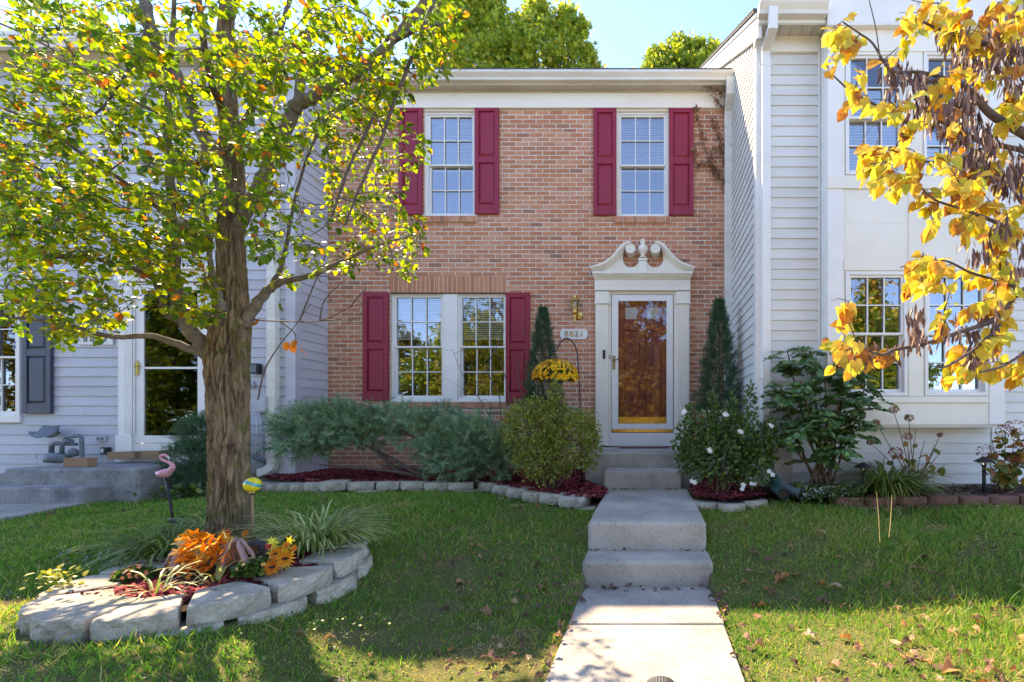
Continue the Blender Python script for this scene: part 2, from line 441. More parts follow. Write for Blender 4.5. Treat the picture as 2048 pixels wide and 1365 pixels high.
# concrete walk and steps on the way to the door
xc = -.015
mb = MB(); mb.box(xc-.45, xc+.45, 2.62, 3.21, -.2, .016); mk('path', mb, m_conc, bevel=.012, kind='structure')
mb = MB(); mb.box(xc-.452, xc+.448, .91, 2.612, -.2, .012); mk('path', mb, m_conc, bevel=.012, kind='structure')
mb = MB(); mb.box(xc-.452, xc+.452, 3.745, 4.42, .1, UW-.002); mk('path', mb, m_conc, bevel=.006, kind='structure')
mb = MB(); mb.box(xc-.45, xc+.45, 4.428, 5.22, .1, UW-.003); mk('path', mb, m_conc, bevel=.006, kind='structure')
st = thing('garden_steps', (xc, 3.45, 0), 'two concrete steps with rounded noses joining lower and upper walk', 'steps')
mb = MB(); mb.box(xc-.46, xc+.47, 3.20, 3.55, -.2, .195); mk('step', mb, m_conc, st, bevel=.035, seg=4)
mb = MB(); mb.box(xc-.455, xc+.455, 3.475, 3.74, -.2, UW); mk('step', mb, m_conc, st, bevel=.035, seg=4)
po = thing('porch_steps', (-.06, 6.2, .4), 'concrete porch with one lower step at the red front door', 'steps')
mb = MB(); mb.box(-.78, .66, 5.56, 6.80, .2, .80); mk('porch_slab', mb, m_conc, po, bevel=.025, seg=3)
mb = MB(); mb.box(-.518, .372, 5.19, 5.70, .3, .617); mk('step', mb, m_conc, po, bevel=.03, seg=3)

# ---------------------------------------------------------------- shared house parts
def xprism(poly, x0, x1, mb=None):
    mb = mb or MB(); n = len(poly)
    vs = [(x0, y, z) for y, z in poly] + [(x1, y, z) for y, z in poly]
    return mb.add(vs, [tuple(range(n)), tuple(range(2*n-1, n-1, -1))] + [(i, i+n, (i+1) % n + n, (i+1) % n) for i in range(n)])
def lap(p0, p1, zb, zt, nrm, mb=None, lip=.017):
    """one clapboard from p0 to p1 (plan points), its lower edge standing proud"""
    mb = mb or MB()
    prof = [(lip, zb), (-.01, zb+.001), (-.01, zt), (.003, zt)]
    vs = [(p[0]+nrm[0]*d, p[1]+nrm[1]*d, z) for p in (p0, p1) for d, z in prof]
    return mb.add(vs, [(0,1,2,3), (7,6,5,4), (0,4,5,1), (1,5,6,2), (2,6,7,3), (3,7,4,0)])
def cut(a, b, holes):
    segs = [(a, b)]
    for h0, h1 in holes:
        out = []
        for s0, s1 in segs:
            if h1 <= s0 or h0 >= s1: out.append((s0, s1)); continue
            if h0 > s0: out.append((s0, h0))
            if h1 < s1: out.append((h1, s1))
        segs = out
    return [(s0, s1) for s0, s1 in segs if s1 - s0 > .02]
def front_boards(parent, x0, x1, z0, z1, Y, e, holes, mat):
    z = z0
    while z < z1 - .01:
        zt = min(z + e, z1)
        hs = [(h[0], h[1]) for h in holes if min(zt, h[3]) - max(z, h[2]) > .35*(zt - z)]
        for a, b in cut(x0, x1, hs):
            j = rnd(a+.3, b-.3) if b-a > 1.2 and random.random() < .6 else None
            if j: mk('siding_board', lap((a, Y), (j+.02, Y), z, zt, (0, -1)), mat, parent); mk('siding_board', lap((j, Y+.0), (b, Y), z+.0006, zt, (0, -1), lip=.0185), mat, parent)
            else: mk('siding_board', lap((a, Y), (b, Y), z, zt, (0, -1)), mat, parent)
        z += e
def wall_core(parent, name, x0, x1, z0, z1, Y0, Y1, holes, mat):
    xs = sorted({x0, x1, *[h[0] for h in holes], *[h[1] for h in holes]}); zs = sorted({z0, z1, *[h[2] for h in holes], *[h[3] for h in holes]})
    mb = MB()
    for i in range(len(xs)-1):
        for j in range(len(zs)-1):
            cx, cz = (xs[i]+xs[i+1])/2, (zs[j]+zs[j+1])/2
            if any(h[0] < cx < h[1] and h[2] < cz < h[3] for h in holes): continue
            mb.box(xs[i], xs[i+1], Y0, Y1, zs[j], zs[j+1])
    return mk(name, mb, mat, parent)
def hollow(x0, x1, y0, y1, z0, z1):
    mb = MB()
    return mb.add([(x0,y0,z0),(x1,y0,z0),(x1,y1,z0),(x0,y1,z0),(x0,y0,z1),(x1,y0,z1),(x1,y1,z1),(x0,y1,z1)],
                  [(0,1,2,3),(7,6,5,4),(1,5,6,2),(2,6,7,3),(0,3,7,4)])
def bars(x0, x1, z0, z1, y0, y1, t, b=None, top=None):
    mb = MB(); b = b or t; top = top or t
    mb.box(x0, x0+t, y0, y1, z0, z1); mb.box(x1-t, x1, y0, y1, z0, z1)
    mb.box(x0+t, x1-t, y0+.001, y1-.001, z0, z0+b); mb.box(x0+t, x1-t, y0+.001, y1-.001, z1-top, z1)
    return mb
def window(parent, x0, x1, z0, z1, Y, cols=3, rows=2, fr=.03, blind=(.0, .0), split=.5, room=True, glass=None, label=None):
    """double hung window facing -Y: frame > sashes, bars, panes, blind"""
    glass = glass or m_glass
    wn = mk('window', bars(x0, x1, z0, z1, Y, Y+.13, fr), m_white, parent, bevel=.004, label=label)
    a0, a1, c0, c1 = x0+fr, x1-fr, z0+fr, z1-fr
    zm = c0 + (c1-c0)*split
    for k, (s0, s1, yy) in enumerate(((c0, zm+.012, Y+.052), (zm-.012, c1, Y+.018))):
        r = .026
        mk('sash', bars(a0, a1, s0, s1, yy, yy+.032, r, r+(.012 if k == 0 else 0)), m_white, wn, bevel=.003)
        g0, g1, h0, h1 = a0+r, a1-r, s0+r+(.012 if k == 0 else 0), s1-r
        for i in range(1, cols):
            x = g0+(g1-g0)*i/cols
            mb = MB(); mb.box(x-.0065, x+.0065, yy+.004, yy+.022, h0, h1); mk('muntin', mb, m_white, wn)
        for j in range(1, rows):
            z = h0+(h1-h0)*j/rows
            mb = MB(); mb.box(g0, g1, yy+.006, yy+.020, z-.0065, z+.0065); mk('muntin', mb, m_white, wn)
        for i in range(cols):
            for j in range(rows):
                mb = MB(); tl = rnd(-.0012, .0012); tl2 = rnd(-.0012, .0012)
                u0, u1 = g0+(g1-g0)*i/cols, g0+(g1-g0)*(i+1)/cols; v0, v1 = h0+(h1-h0)*j/rows, h0+(h1-h0)*(j+1)/rows
                yb = yy+.026
                mb.add([(u0,yb,v0),(u1,yb+tl,v0),(u1,yb+tl+tl2,v1),(u0,yb+tl2,v1),(u0,yb+.003,v0),(u1,yb+tl+.003,v0),(u1,yb+tl+tl2+.003,v1),(u0,yb+tl2+.003,v1)],
                       [(0,1,2,3),(7,6,5,4),(0,4,5,1),(1,5,6,2),(2,6,7,3),(3,7,4,0)])
                mk('pane', mb, glass, wn)
    if blind[0] > 0:
        mb = MB(); z = c1; zend = c1-(c1-c0)*blind[0]
        while z > zend:
            t = blind[1]
            mb.add([(a0+.01, Y+.092, z-.02*t-.004), (a1-.01, Y+.092, z-.02*t-.004), (a1-.01, Y+.118, z+.016), (a0+.01, Y+.118, z+.016)], [(0,1,2,3)])
            z -= .033
        mb.box(a0+.008, a1-.008, Y+.09, Y+.12, zend-.03, zend)
        mk('blind', mb, m_blind, wn, kind='stuff')
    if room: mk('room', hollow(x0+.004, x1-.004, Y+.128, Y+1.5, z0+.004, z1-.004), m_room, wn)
    return wn
def shutter(parent, x0, x1, z0, z1, Y, mat, label=None):
    h = z1-z0; wv = x1-x0; sw = wv*.17
    rails = [(0, .085), (.475, .535), (.955, 1.0)]
    mb = MB(); mb.box(x0, x0+sw, Y-.036, Y, z0, z1); mb.box(x1-sw, x1, Y-.036, Y, z0, z1)
    for a, b in rails: mb.box(x0+sw, x1-sw, Y-.0345, Y, z0+a*h, z0+b*h)
    for a, b in ((.085, .475), (.535, .955)): mb.box(x0+sw, x1-sw, Y-.016, Y, z0+a*h, z0+b*h)
    s = mk('shutter', mb, mat, parent, bevel=.004, label=label)
    for a, b in ((.085, .475), (.535, .955)):
        u0, u1, v0, v1 = x0+sw+.008, x1-sw-.008, z0+a*h+.010, z0+b*h-.010; e = .026
        p = MB(); p.add([(u0,Y-.0155,v0),(u1,Y-.0155,v0),(u1,Y-.0155,v1),(u0,Y-.0155,v1),(u0+e,Y-.033,v0+e),(u1-e,Y-.033,v0+e),(u1-e,Y-.033,v1-e),(u0+e,Y-.033,v1-e)],
                        [(0,1,5,4),(1,2,6,5),(2,3,7,6),(3,0,4,7),(4,5,6,7)])
        mk('panel', p, mat, s)
    for (sx, sz) in ((x0+sw/2, z0+.02), (x1-sw/2, z0+.02), (x0+sw/2, z1-.04), (x1-sw/2, z1-.04), (x0+sw/2, z0+h*.5), (x1-sw/2, z0+h*.5)):
        p = MB(); p.lathe([(.006, 0), (.006, .003), (.003, .005)], (sx, Y-.036, sz), 8, axis='y'); mk('screw', p, mat, s)
    return s
RECT = [(-.5,-.36), (.5,-.36), (.5,.36), (-.5,.36)]
def downspout(parent, pts, wd, mat, straps=()):
    d = mk('downspout', MB().tube(pts, wd, prof=[(-.5,-.32),(-.44,-.38),(.44,-.38),(.5,-.32),(.5,.32),(.44,.38),(-.44,.38),(-.5,.32)], ref=(1,0,0)), mat, parent, bevel=.003)
    for (x, y, z) in straps:
        mb = MB(); mb.box(x-wd*.78, x+wd*.78, y-wd*.41, y-wd*.38+.002, z-.012, z+.012); mk('strap', mb, mat, d)
        for sx in (-.68, .68):
            q = MB(); q.lathe([(.006, 0), (.004, .004)], (x+sx*wd, y-wd*.41, z), 6, axis='y'); mk('screw', q, m_brass_dull, d)
    return d
def gutter(parent, x0, x1, Y, zt, mat, hgt=.115, dep=.115):
    z0 = zt-hgt
    mk('gutter', xprism([(Y, z0), (Y-dep*.58, z0), (Y-dep*.62, z0+hgt*.30), (Y-dep*.92, z0+hgt*.62), (Y-dep, z0+hgt*.72), (Y-dep, zt), (Y-dep+.01, zt), (Y-dep+.01, zt-.02), (Y-.006, zt-.02), (Y, zt)], x0, x1), mat, parent, bevel=.003)
def soffit(parent, x0, x1, y0, y1, z, mat, w_=.105):
    n = max(1, round((x1-x0)/w_)); 
    for i in range(n):
        a, b = x0+(x1-x0)*i/n, x0+(x1-x0)*(i+1)/n
        mb = MB(); mb.box(a+.0015, b-.0015, y0, y1, z, z+.012); mb.box(a+.012, a+.019, y0+.002, y1-.002, z-.006, z); mk('soffit_panel', mb, mat, parent)

# ---------------------------------------------------------------- brick house
D = 6.875
bh = thing('brick_townhouse', (-1.8, D+.5, .45), 'red brick townhouse with burgundy shutters and cream door surround', 'house')
xL, xR = X_(655, D), 1.238
def R(x0, x1, y0, y1, Y=D): return (X_(x0, Y), X_(x1, Y), Z_(y1, Y), Z_(y0, Y))   # pixel box -> x0,x1,z0,z1 on a plane
W1, W2, W3, DR = R(849,951,219,433), R(1233,1337,219,434), R(781,1013,586,804), R(1215,1355,578,893)
zb0, ztop = .47, Z_(214, D)
holes = [W1, W2, W3, DR]
core = wall_core(bh, 'front_wall', xL, xR, .30, ztop+.3, D+.0045, D+.2, holes, m_mortar)
sills = [R(845,955,433,446), R(1229,1341,434,447), R(775,1013,804,817)]
sold = R(779,1013,552,586)
full = tmpl = None
mbf = MB(); singles = []
def brick_tone():
    r = random.random()
    return rnd(.02, .2) if r < .07 else (rnd(.25, .45) if r < .3 else rnd(.42, .95))
def brick(mb, x0, x1, z0, z1, y, tone):
    c = .003
    mb.add([(x0+c,y,z0+c),(x1-c,y,z0+c),(x1-c,y,z1-c),(x0+c,y,z1-c),(x0,y+c,z0),(x1,y+c,z0),(x1,y+c,z1),(x0,y+c,z1),(x0,y+.03,z0),(x1,y+.03,z0),(x1,y+.03,z1),(x0,y+.03,z1)],
           [(0,1,2,3),(0,4,5,1),(1,5,6,2),(2,6,7,3),(3,7,4,0),(4,8,9,5),(5,9,10,6),(6,10,11,7),(7,11,8,4)], tone)
BW, BHt, MJ, CH = .1912, .0553, .0122, .0677
row = 0; z = zb0
while z + BHt < ztop + .01:
    off = (row % 2) * .1018 + (rnd(-.004, .004))
    x = xL - off
    while x < xR:
        a, b = max(x, xL), min(x+BW, xR)
        hs = []
        for h in holes + sills + [sold]:
            if min(z+BHt, h[3]) - max(z, h[2]) > .012: hs.append((h[0]-.002, h[1]+.002))
        for s0, s1 in cut(a, b, hs):
            zz0, zz1 = z+rnd(-.0012, .0012), z+BHt+rnd(-.0012, .0012)
            y = D + rnd(-.0022, .0022)
            if s1-s0 > BW-.001: singles.append((s0, z, y, brick_tone()))
            else: brick(mbf, s0, s1, zz0, zz1, y, brick_tone())
        x += BW + MJ
    z += CH; row += 1
def visible_score(s):
    cx, cz = pix((s[0]+.1, D, s[1]))
    bad = (cx < 870) or (cx > 1440) or (cz > 800) or (1060 < cx < 1180 and cz > 640)
    return (1000 if bad else 0) + abs(cx-1120)*.5 + abs(cz-430)
singles.sort(key=visible_score)
mt = MB(); brick(mt, 0, BW, 0, BHt, 0, .5)
me_b = mesh_of('brick', mt, fix=False); me_b.materials.append(m_brick_o)
for s in singles[:300]:
    o = bpy.data.objects.new('brick', me_b); COL.objects.link(o); o.parent = core
    o.location = (s[0], s[2], s[1]); o.color = (s[3], 0, 0, 1)
for s in singles[300:]: brick(mbf, s[0], s[0]+BW, s[1]+rnd(-.0012, .0012), s[1]+BHt+rnd(-.0012, .0012), s[2], s[3])
link('brickwork', mesh_of('brickwork', mbf, fix=False), m_brick_a, core, kind='stuff')
for (a, b, c, d) in sills:
    n = round((b-a)/.0677)
    for i in range(n):
        mb = MB(); brick(mb, 0, (b-a)/n-.009, 0, d-c-.008, 0, 0)
        o = mk('sill_brick', mb, m_brick_o, core); o.location = (a+(b-a)*i/n, D-.030, c+.004); o.color = (brick_tone(), 0, 0, 1)
    mb = MB(); mb.box(a, b, D-.022, D+.05, c+.002, d-.002); mk('sill_mortar', mb, m_mortar, core)
a, b, c, d = sold; n = round((b-a)/.0677)
for i in range(n):
    mb = MB(); brick(mb, 0, (b-a)/n-.009, 0, d-c-.009, 0, 0)
    o = mk('header_brick', mb, m_brick_o, core); o.location = (a+(b-a)*i/n, D+rnd(-.002, .002), c+.006); o.color = (rnd(.25, .8), 0, 0, 1)
mb = MB(); mb.box(a-.02, b+.02, D-.004, D+.06, c-.012, c+.003); mk('lintel', mb, m_stem, core)
mb = MB(); mb.box(xL, xR, D-.02, D+.2, .1, zb0-.004); mk('foundation', mb, m_found, bh)
# windows and shutters
for (wr, bl) in ((W1, .52), (W2, .52)):
    a, b, c, d = wr
    dh = Z_(222, D)
    window(bh, a+.012, b-.012, c+.006, dh-.01, D+.022, blind=(bl, .9), glass=m_uglass)
    mb = MB(); mb.box(a, b, D-.004, D+.14, dh-.008, d); mk('window_head', mb, m_cream, bh)
    for (u, v) in ((a, a+.011), (b-.011, b)):
        mb = MB(); mb.box(u, v, D+.012, D+.14, c+.002, dh-.01); mk('window_jamb', mb, m_cream, bh)
a, b, c, d = W3
xm0, xm1 = X_(886, D), X_(914, D)
window(bh, a+.006, xm0-.002, c+.03, d-.005, D+.03, blind=(.40, .55))
window(bh, xm1+.002, b-.006, c+.03, d-.005, D+.03, blind=(.40, .25))
mb = MB(); mb.box(xm0, xm1, D+.014, D+.15, c+.03, d-.004); mk('window_mullion', mb, m_white, bh, bevel=.004)
mb = MB(); mb.box(a+.002, b-.002, D+.004, D+.15, c+.001, c+.028); mk('window_sill', mb, m_white, bh, bevel=.004)
SHL = [(799,845,214,430), (950,998,214,429), (1187,1233,217,431), (1338,1387,217,431), (727,777,585,802), (1012,1060,586,804)]
for s in SHL:
    r = R(*s, Y=D-.02); shutter(bh, r[0], r[1], r[2], r[3], D-.006, m_red)
# eaves
zs = Z_(186, D)
mb = MB(); mb.box(xL+.06, xR-.02, D-.045, D+.05, Z_(216, D-.04), zs); mk('frieze_board', mb, m_cream, bh, bevel=.004)
mb = MB(); mb.box(xL+.06, xR-.02, D-.056, D-.046, zs-.035, zs-.001); mk('frieze_moulding', mb, m_soffit, bh, bevel=.004)
soffit(bh, xL+.06, xR-.02, D-.175, D-.04, zs, m_soffit)
mb = MB(); mb.box(xL+.06, xR-.02, D-.20, D-.176, zs-.02, zs+.13); mk('fascia', mb, m_gutter, bh, bevel=.003)
ZG = Z_(139, D-.32)
gutter(bh, xL-.02, X_(1476, D-.32), D-.2005, ZG, m_gutter, .112, .12)
for i in range(10):
    gx = xL+.4+i*.6
    mb = MB(); mb.box(gx-.009, gx+.009, D-.335, D-.19, ZG-.003, ZG+.006); mk('gutter_hanger', mb, m_brass_dull, bh)
x = X_(1456, D)
downspout(bh, [(X_(1461,D-.26), D-.26, ZG-.08), (X_(1461,D-.26), D-.26, Z_(188,D-.26)), (x, D-.05, Z_(228,D)), (x, D-.05, Z_(260,D)), (x, D-.05, .62), (x, D-.09, .55), (x, D-.22, .5)], .125, m_gutter,
          [(x, D-.05, Z_(588, D)), (x, D-.05, Z_(830, D))])
ry = 11.8; rz = ZG+.02+(ry-D+.2)*.5
mb = xprism([(D-.30, ZG+.012), (D-.30, ZG+.035), (ry, rz+.03), (ry+5.2, ZG+.03), (ry+5.2, ZG), (ry, rz-.02)], xL+.0, xR-.03); mk('roof', mb, m_shingle, bh)
mb = MB(); mb.box(xL, xL+.1, D+.2, ry+4.9, .3, ZG); mb.box(xR-.14, xR-.05, D+.2, ry+4.9, .3, ZG); mb.box(xL, xR, ry+4.9, ry+5.05, .3, ZG); mk('rear_wall', mb, m_siding_l, bh)

# door surround
def RB(x0, x1, y0, y1, Yf, Yb, mb=None):
    r = R(x0, x1, y0, y1, Yf); mb = mb or MB(); return mb.box(r[0], r[1], Yf, Yb, r[2], r[3])
for s, (p0, p1) in enumerate(((1190, 1218), (1353, 1380))):
    Yf = D-.075
    pl = mk('pilaster', RB(p0+1, p1-1, 608, 872, Yf, D+.004), m_cream, bh, bevel=.003)
    for k in range(6):
        q0 = p0+4.3+k*3.55
        r = R(q0, q0+1.9, 618, 866, Yf); mb = MB(); mb.tube([(r[0]+.007, Yf+.001, r[2]), (r[0]+.007, Yf+.001, r[3])], .0075, 6); mk('reed', mb, m_cream, pl)
    mk('pilaster_capital', RB(p0-.3, p1+.3, 583, 607, Yf-.012, D+.004), m_cream, bh, bevel=.004)
    mk('pilaster_collar', RB(p0-1.2, p1+1.2, 603.5, 607.5, Yf-.026, D+.003), m_cream, bh, bevel=.004)
    mk('pilaster_base', RB(p0-.5, p1+.5, 872, 892, Yf-.012, D+.004), m_cream, bh, bevel=.004)
for i, (p0, p1, q0, q1, dp) in enumerate(((1189,1381,571,581,.090),(1189.5,1380.5,558,571,.082),(1188.5,1382,555.5,558.5,.098),(1187,1383.5,551.5,555.6,.118),(1185.5,1385,547.5,551.6,.142),(1184.5,1386,542.5,547.6,.165))):
    mk('cornice_course' if i > 1 else 'entablature', RB(p0, p1, q0, q1, D-dp, D+.003), m_cream, bh, bevel=.004)
def pc(x, y): return (1160 + x/7.585, 460 + y/7.585)
top = [(160,552),(230,532),(300,510),(365,482),(420,448),(470,405),(512,358),(552,306),(592,258),(626,220),(665,192),(705,176),(745,172),(785,184)]
low = [(722,232),(690,262),(676,300),(650,342),(612,392),(565,442),(510,492),(450,540),(390,578),(330,604),(262,622),(190,632)]
mir = lambda q: (2*955-q[0], q[1])
def mould(side, k0, k1, Yf, Yb, name):
    n = 14
    def at(curve, t):
        f = t*(len(curve)-1); i = min(int(f), len(curve)-2); g = f-i
        return (curve[i][0]*(1-g)+curve[i+1][0]*g, curve[i][1]*(1-g)+curve[i+1][1]*g)
    lo_r = low[::-1]; A, B = [], []
    for i in range(n+1):
        t = i/n; p, q = at(top, t), at(lo_r, t)
        A.append((p[0]*(1-k0)+q[0]*k0, p[1]*(1-k0)+q[1]*k0)); B.append((p[0]*(1-k1)+q[0]*k1, p[1]*(1-k1)+q[1]*k1))
    poly = A + B[::-1]
    if side: poly = [mir(q) for q in poly]
    poly = [pc(*q) for q in poly]; poly = [(X_(u, Yf), Z_(v, Yf)) for u, v in poly]
    return mk(name, MB().prism(poly, Yf, Yb), m_cream, bh)
for side in (0, 1):
    mould(side, 0, .34, D-.175, D+.002, 'scroll_moulding'); mould(side, .34, .66, D-.150, D+.001, 'scroll_moulding'); mould(side, .66, 1, D-.118, D+.0, 'scroll_moulding')
    Yt = D-.085
    arc = [(772+122*math.cos(a), 450-122*math.sin(a)) for a in [math.radians(v) for v in (-18,-35,-55,-75,-95,-115,-135,-155,-175,-190)]]
    poly = [(250,632),(897,632),(897,560)] + arc + [(640,380),(690,300),(600,392),(500,490),(380,570)]
    poly = [(250,632),(897,632),(897,520)] + arc[:9] + [(648,420),(655,345),(600,400),(510,490),(390,574)]
    if side: poly = [mir(q) for q in poly][::-1]
    poly = [pc(*q) for q in poly]; mk('tympanum', MB().prism([(X_(u, Yt), Z_(v, Yt)) for u, v in poly], Yt, D+.002), m_cream, bh)
    c = pc(765, 285) if not side else pc(2*955-765, 285)
    Yr = D-.185; cc = P(c[0], c[1], Yr); r = 9.8*Yr/F
    mk('rosette', MB().lathe([(r, -.19), (r, .0), (r*.9, .006), (r*.78, .006), (r*.74, .0), (r*.3, .002), (r*.18, .006), (.002, .008)], cc, 24, axis='y'), m_cream, bh, smooth=False)
c0, c1 = pc(893, 430), pc(1015, 632)
mk('urn_plinth', RB(c0[0], c1[0], c0[1]+4, c1[1], D-.135, D+.003), m_cream, bh, bevel=.004)
mk('urn_plinth_cap', RB(c0[0]-1.2, c1[0]+1.2, c0[1]-.5, c0[1]+4, D-.15, D+.003), m_cream, bh, bevel=.004)
ub = P(1285.7, 516.5, D-.11); s = (D-.11)/F
prof = [(7.5,0),(7.8,1),(5.2,2.5),(4.0,4.5),(5.0,6.5),(8.2,11),(10.2,16),(10.4,20),(9.4,22.5),(6.0,24.5),(4.4,27),(5.0,29.5),(5.4,33),(4.2,36.5),(1.5,37.6)]
mk('urn', MB().lathe([(r*s, h*s) for r, h in prof], ub, 20), m_cream, bh, smooth=True)
# door and storm door
zth = Z_(863, D)
jb = D+.02
mb = MB(); mb.box(X_(1217.5,D), X_(1223,D), D-.03, D+.12, .80, Z_(580.5,D)); mb.box(X_(1347,D), X_(1353.5,D), D-.03, D+.12, .80, Z_(580.5,D)); mb.box(X_(1223,D), X_(1347,D), D-.028, D+.12, Z_(590,D), Z_(580.6,D)); mk('door_frame', mb, m_cream, bh, bevel=.003)
mk('threshold', RB(1219, 1352, 866, 893, D-.045, D+.1), m_white, bh, bevel=.005)
sd = mk('storm_door', bars(X_(1223.5,D-.03), X_(1346,D-.03), zth+.03, Z_(590.5,D-.03), D-.045, D-.012, .098, .085, .092), m_white, bh, bevel=.004)
mb = MB(); g = R(1236,1335,601.5,851.5,D-.03); mb.box(g[0]-.004, g[1]+.004, D-.034, D-.030, g[2]-.004, g[3]+.004); mk('glass_pane', mb, m_sglass, sd)
mb = MB(); mb.box(X_(1224,D-.03), X_(1345,D-.03), D-.05, D-.012, zth-.012, zth+.028); mk('brass_sweep', mb, m_brass, sd, bevel=.003)
mb = MB(); mb.box(X_(1225.0,D-.05), X_(1230.6,D-.05), D-.056, D-.046, Z_(739,D-.05), Z_(712,D-.05)); h = mk('handle_plate', mb, m_brass_dull, sd, bevel=.004)
p = P(1227.5, 722, D-.056)
mk('handle_lever', MB().tube([p, p+Vector((0,-.035,0)), p+Vector((.03,-.05,.006)), p+Vector((.075,-.05,.012))], .007, 8), m_black, sd, smooth=True)
fd = mk('front_door', MB().box(X_(1224,D), X_(1346,D), D+.07, D+.11, .82, Z_(588,D)), m_doorred, bh)
def dpanel(x0, x1, y0, y1, mat, nm='door_panel'):
    r = R(x0, x1, y0, y1, D+.07); e = .022; Yf = D+.0695; mb = MB()
    u0, u1, v0, v1 = r
    mb.add([(u0,Yf,v0),(u1,Yf,v0),(u1,Yf,v1),(u0,Yf,v1),(u0+e*.5,Yf-.009,v0+e*.5),(u1-e*.5,Yf-.009,v0+e*.5),(u1-e*.5,Yf-.009,v1-e*.5),(u0+e*.5,Yf-.009,v1-e*.5),
            (u0+e,Yf-.001,v0+e),(u1-e,Yf-.001,v0+e),(u1-e,Yf-.001,v1-e),(u0+e,Yf-.001,v1-e)],
           [(0,1,5,4),(1,2,6,5),(2,3,7,6),(3,0,4,7),(4,5,9,8),(5,6,10,9),(6,7,11,10),(7,4,8,11),(8,9,10,11)])
    return mk(nm, mb, mat, fd)
for (p0, p1) in ((1247, 1280), (1290, 1324)):
    dpanel(p0, p1, 660, 742, m_doorred); dpanel(p0, p1, 757, 838, m_doorred)
    r = R(p0+4, p1-7, 616, 639, D+.069)
    m_lite = M('door_lite_sheer', (.75,.78,.80), (.66,.70,.72), 30, .35)
    mk('door_lite', MB().box(r[0], r[1], D+.064, D+.072, r[2], r[3]), m_lite, fd); mk('lite_frame', bars(r[0]-.014, r[1]+.014, r[2]-.014, r[3]+.014, D+.058, D+.072, .014), m_doorred, fd)
c = P(1284, 653, D+.06); mk('door_knocker', MB().lathe([(.028, 0), (.03, .012), (.018, .022), (.006, .028)], c, 16, axis='y'), m_brass, fd, smooth=True)
mk('kick_plate', MB().box(X_(1232,D), X_(1340,D), D+.062, D+.0705, .84, Z_(834,D)), m_brass, fd, bevel=.002)
# things fixed to the brick wall
def textmesh(body, size, depth=.004):
    cu = bpy.data.curves.new('lettering', 'FONT'); cu.body = body; cu.size = size; cu.extrude = depth; cu.align_x = 'CENTER'; cu.align_y = 'CENTER'
    ob = bpy.data.objects.new('lettering', cu); COL.objects.link(ob)
    dg = bpy.context.evaluated_depsgraph_get(); dg.update()
    me = bpy.data.meshes.new_from_object(ob.evaluated_get(dg)); bpy.data.objects.remove(ob)
    return me
def lettering(name, body, size, loc, mat, parent, sx=1.0):
    me = textmesh(body, size)
    me.transform(Matrix.Translation(loc) @ Matrix.Rotation(math.radians(90), 4, 'X') @ Matrix.Diagonal((sx, 1, 1, 1)))
    me.materials.clear()
    return link(name, me, mat, parent)
c = P(1148, 669, D-.01); hw, hh = 27.5*D/F, 10.5*D/F
pq = thing('house_number_plaque', (c.x, D, c.z), 'white scalloped plaque with gold number 8821 on brick wall', 'sign')
poly = [(-hw, -hh*.5), (-hw*.93, -hh*.55), (-hw*.88, -hh), (hw*.88, -hh), (hw*.93, -hh*.55), (hw, -hh*.5), (hw, hh*.5), (hw*.93, hh*.55), (hw*.88, hh), (-hw*.88, hh), (-hw*.93, hh*.55), (-hw, hh*.5)]
mk('plate', MB().prism([(c.x+a, c.z+b) for a, b in poly], D-.022, D-.003), m_plaque, pq, bevel=.003)
for i, ch in enumerate('8821'): lettering('numeral', ch, .125, (c.x-.112+i*.076, D-.024, c.z), m_brass_dull if i == 2 else m_brass, pq)
c = P(1208, 709, D-.09)
db = thing('video_doorbell', (c.x, D-.078, c.z), 'small dark video doorbell on left door pilaster', 'doorbell')
mk('body', MB().box(c.x-.018, c.x+.018, D-.104, D-.076, c.z-.066, c.z+.066), m_black, db, bevel=.006)
mk('lens', MB().lathe([(.011, 0), (.011, .004), (.002, .006)], (c.x, D-.104, c.z+.04), 14, axis='y'), m_iron, db); mk('button', MB().lathe([(.012, 0), (.012, .003), (.009, .004)], (c.x, D-.104, c.z-.035), 14, axis='y'), m_navy, db)
c = P(1219.6, 715, D-.03)
tag = thing('lock_keeper', (c.x, D-.035, c.z), 'tiny worn brass keeper on door frame beside storm door handle', 'hardware'); mk('plate', MB().box(c.x-.008, c.x+.008, D-.036, D-.0295, c.z-.03, c.z+.03), m_brass_dull, tag, bevel=.002)
c = P(1150, 628, D-.09); s = (D-.09)/F
la = thing('wall_lantern', (c.x, D, c.z), 'polished brass carriage lantern on brick wall above number plaque', 'lamp')
mk('back_plate', MB().lathe([(10*s, 0), (10*s, .006), (7*s, .014)], (c.x+4*s, D-.001, c.z), 20, axis='y'), m_brass, la, smooth=True)
mk('arm', MB().tube([(c.x+4*s, D-.01, c.z), (c.x+2*s, D-.06, c.z-.01), (c.x, D-.09, c.z+.005)], .009, 8), m_brass, la, smooth=True)
mk('stem', MB().lathe([(1.5*s, -17*s), (2.2*s, -16*s), (1.6*s, -13*s), (2.4*s, -2*s), (3.5*s, 0), (5*s, 3*s), (5*s, 6*s), (3.5*s, 8*s), (5.5*s, 10*s), (6*s, 11.5*s)], c, 16), m_brass, la, smooth=True)
mk('lamp_glass', MB().lathe([(4.6*s, 11.5*s), (8.2*s, 26*s)], c, 6), m_lglass, la)
mk('bulb_sleeve', MB().lathe([(3*s, 11.5*s), (3*s, 21*s), (1*s, 24*s)], c, 12), m_plaque, la, smooth=True)
mb = MB()
for k in range(6):
    a = 2*math.pi*k/6; mb.tube([(c.x+4.9*s*math.cos(a), c.y+4.9*s*math.sin(a), c.z+11*s), (c.x+8.6*s*math.cos(a), c.y+8.6*s*math.sin(a), c.z+26.5*s)], .0045, 5)
mk('cage', mb, m_brass, la)
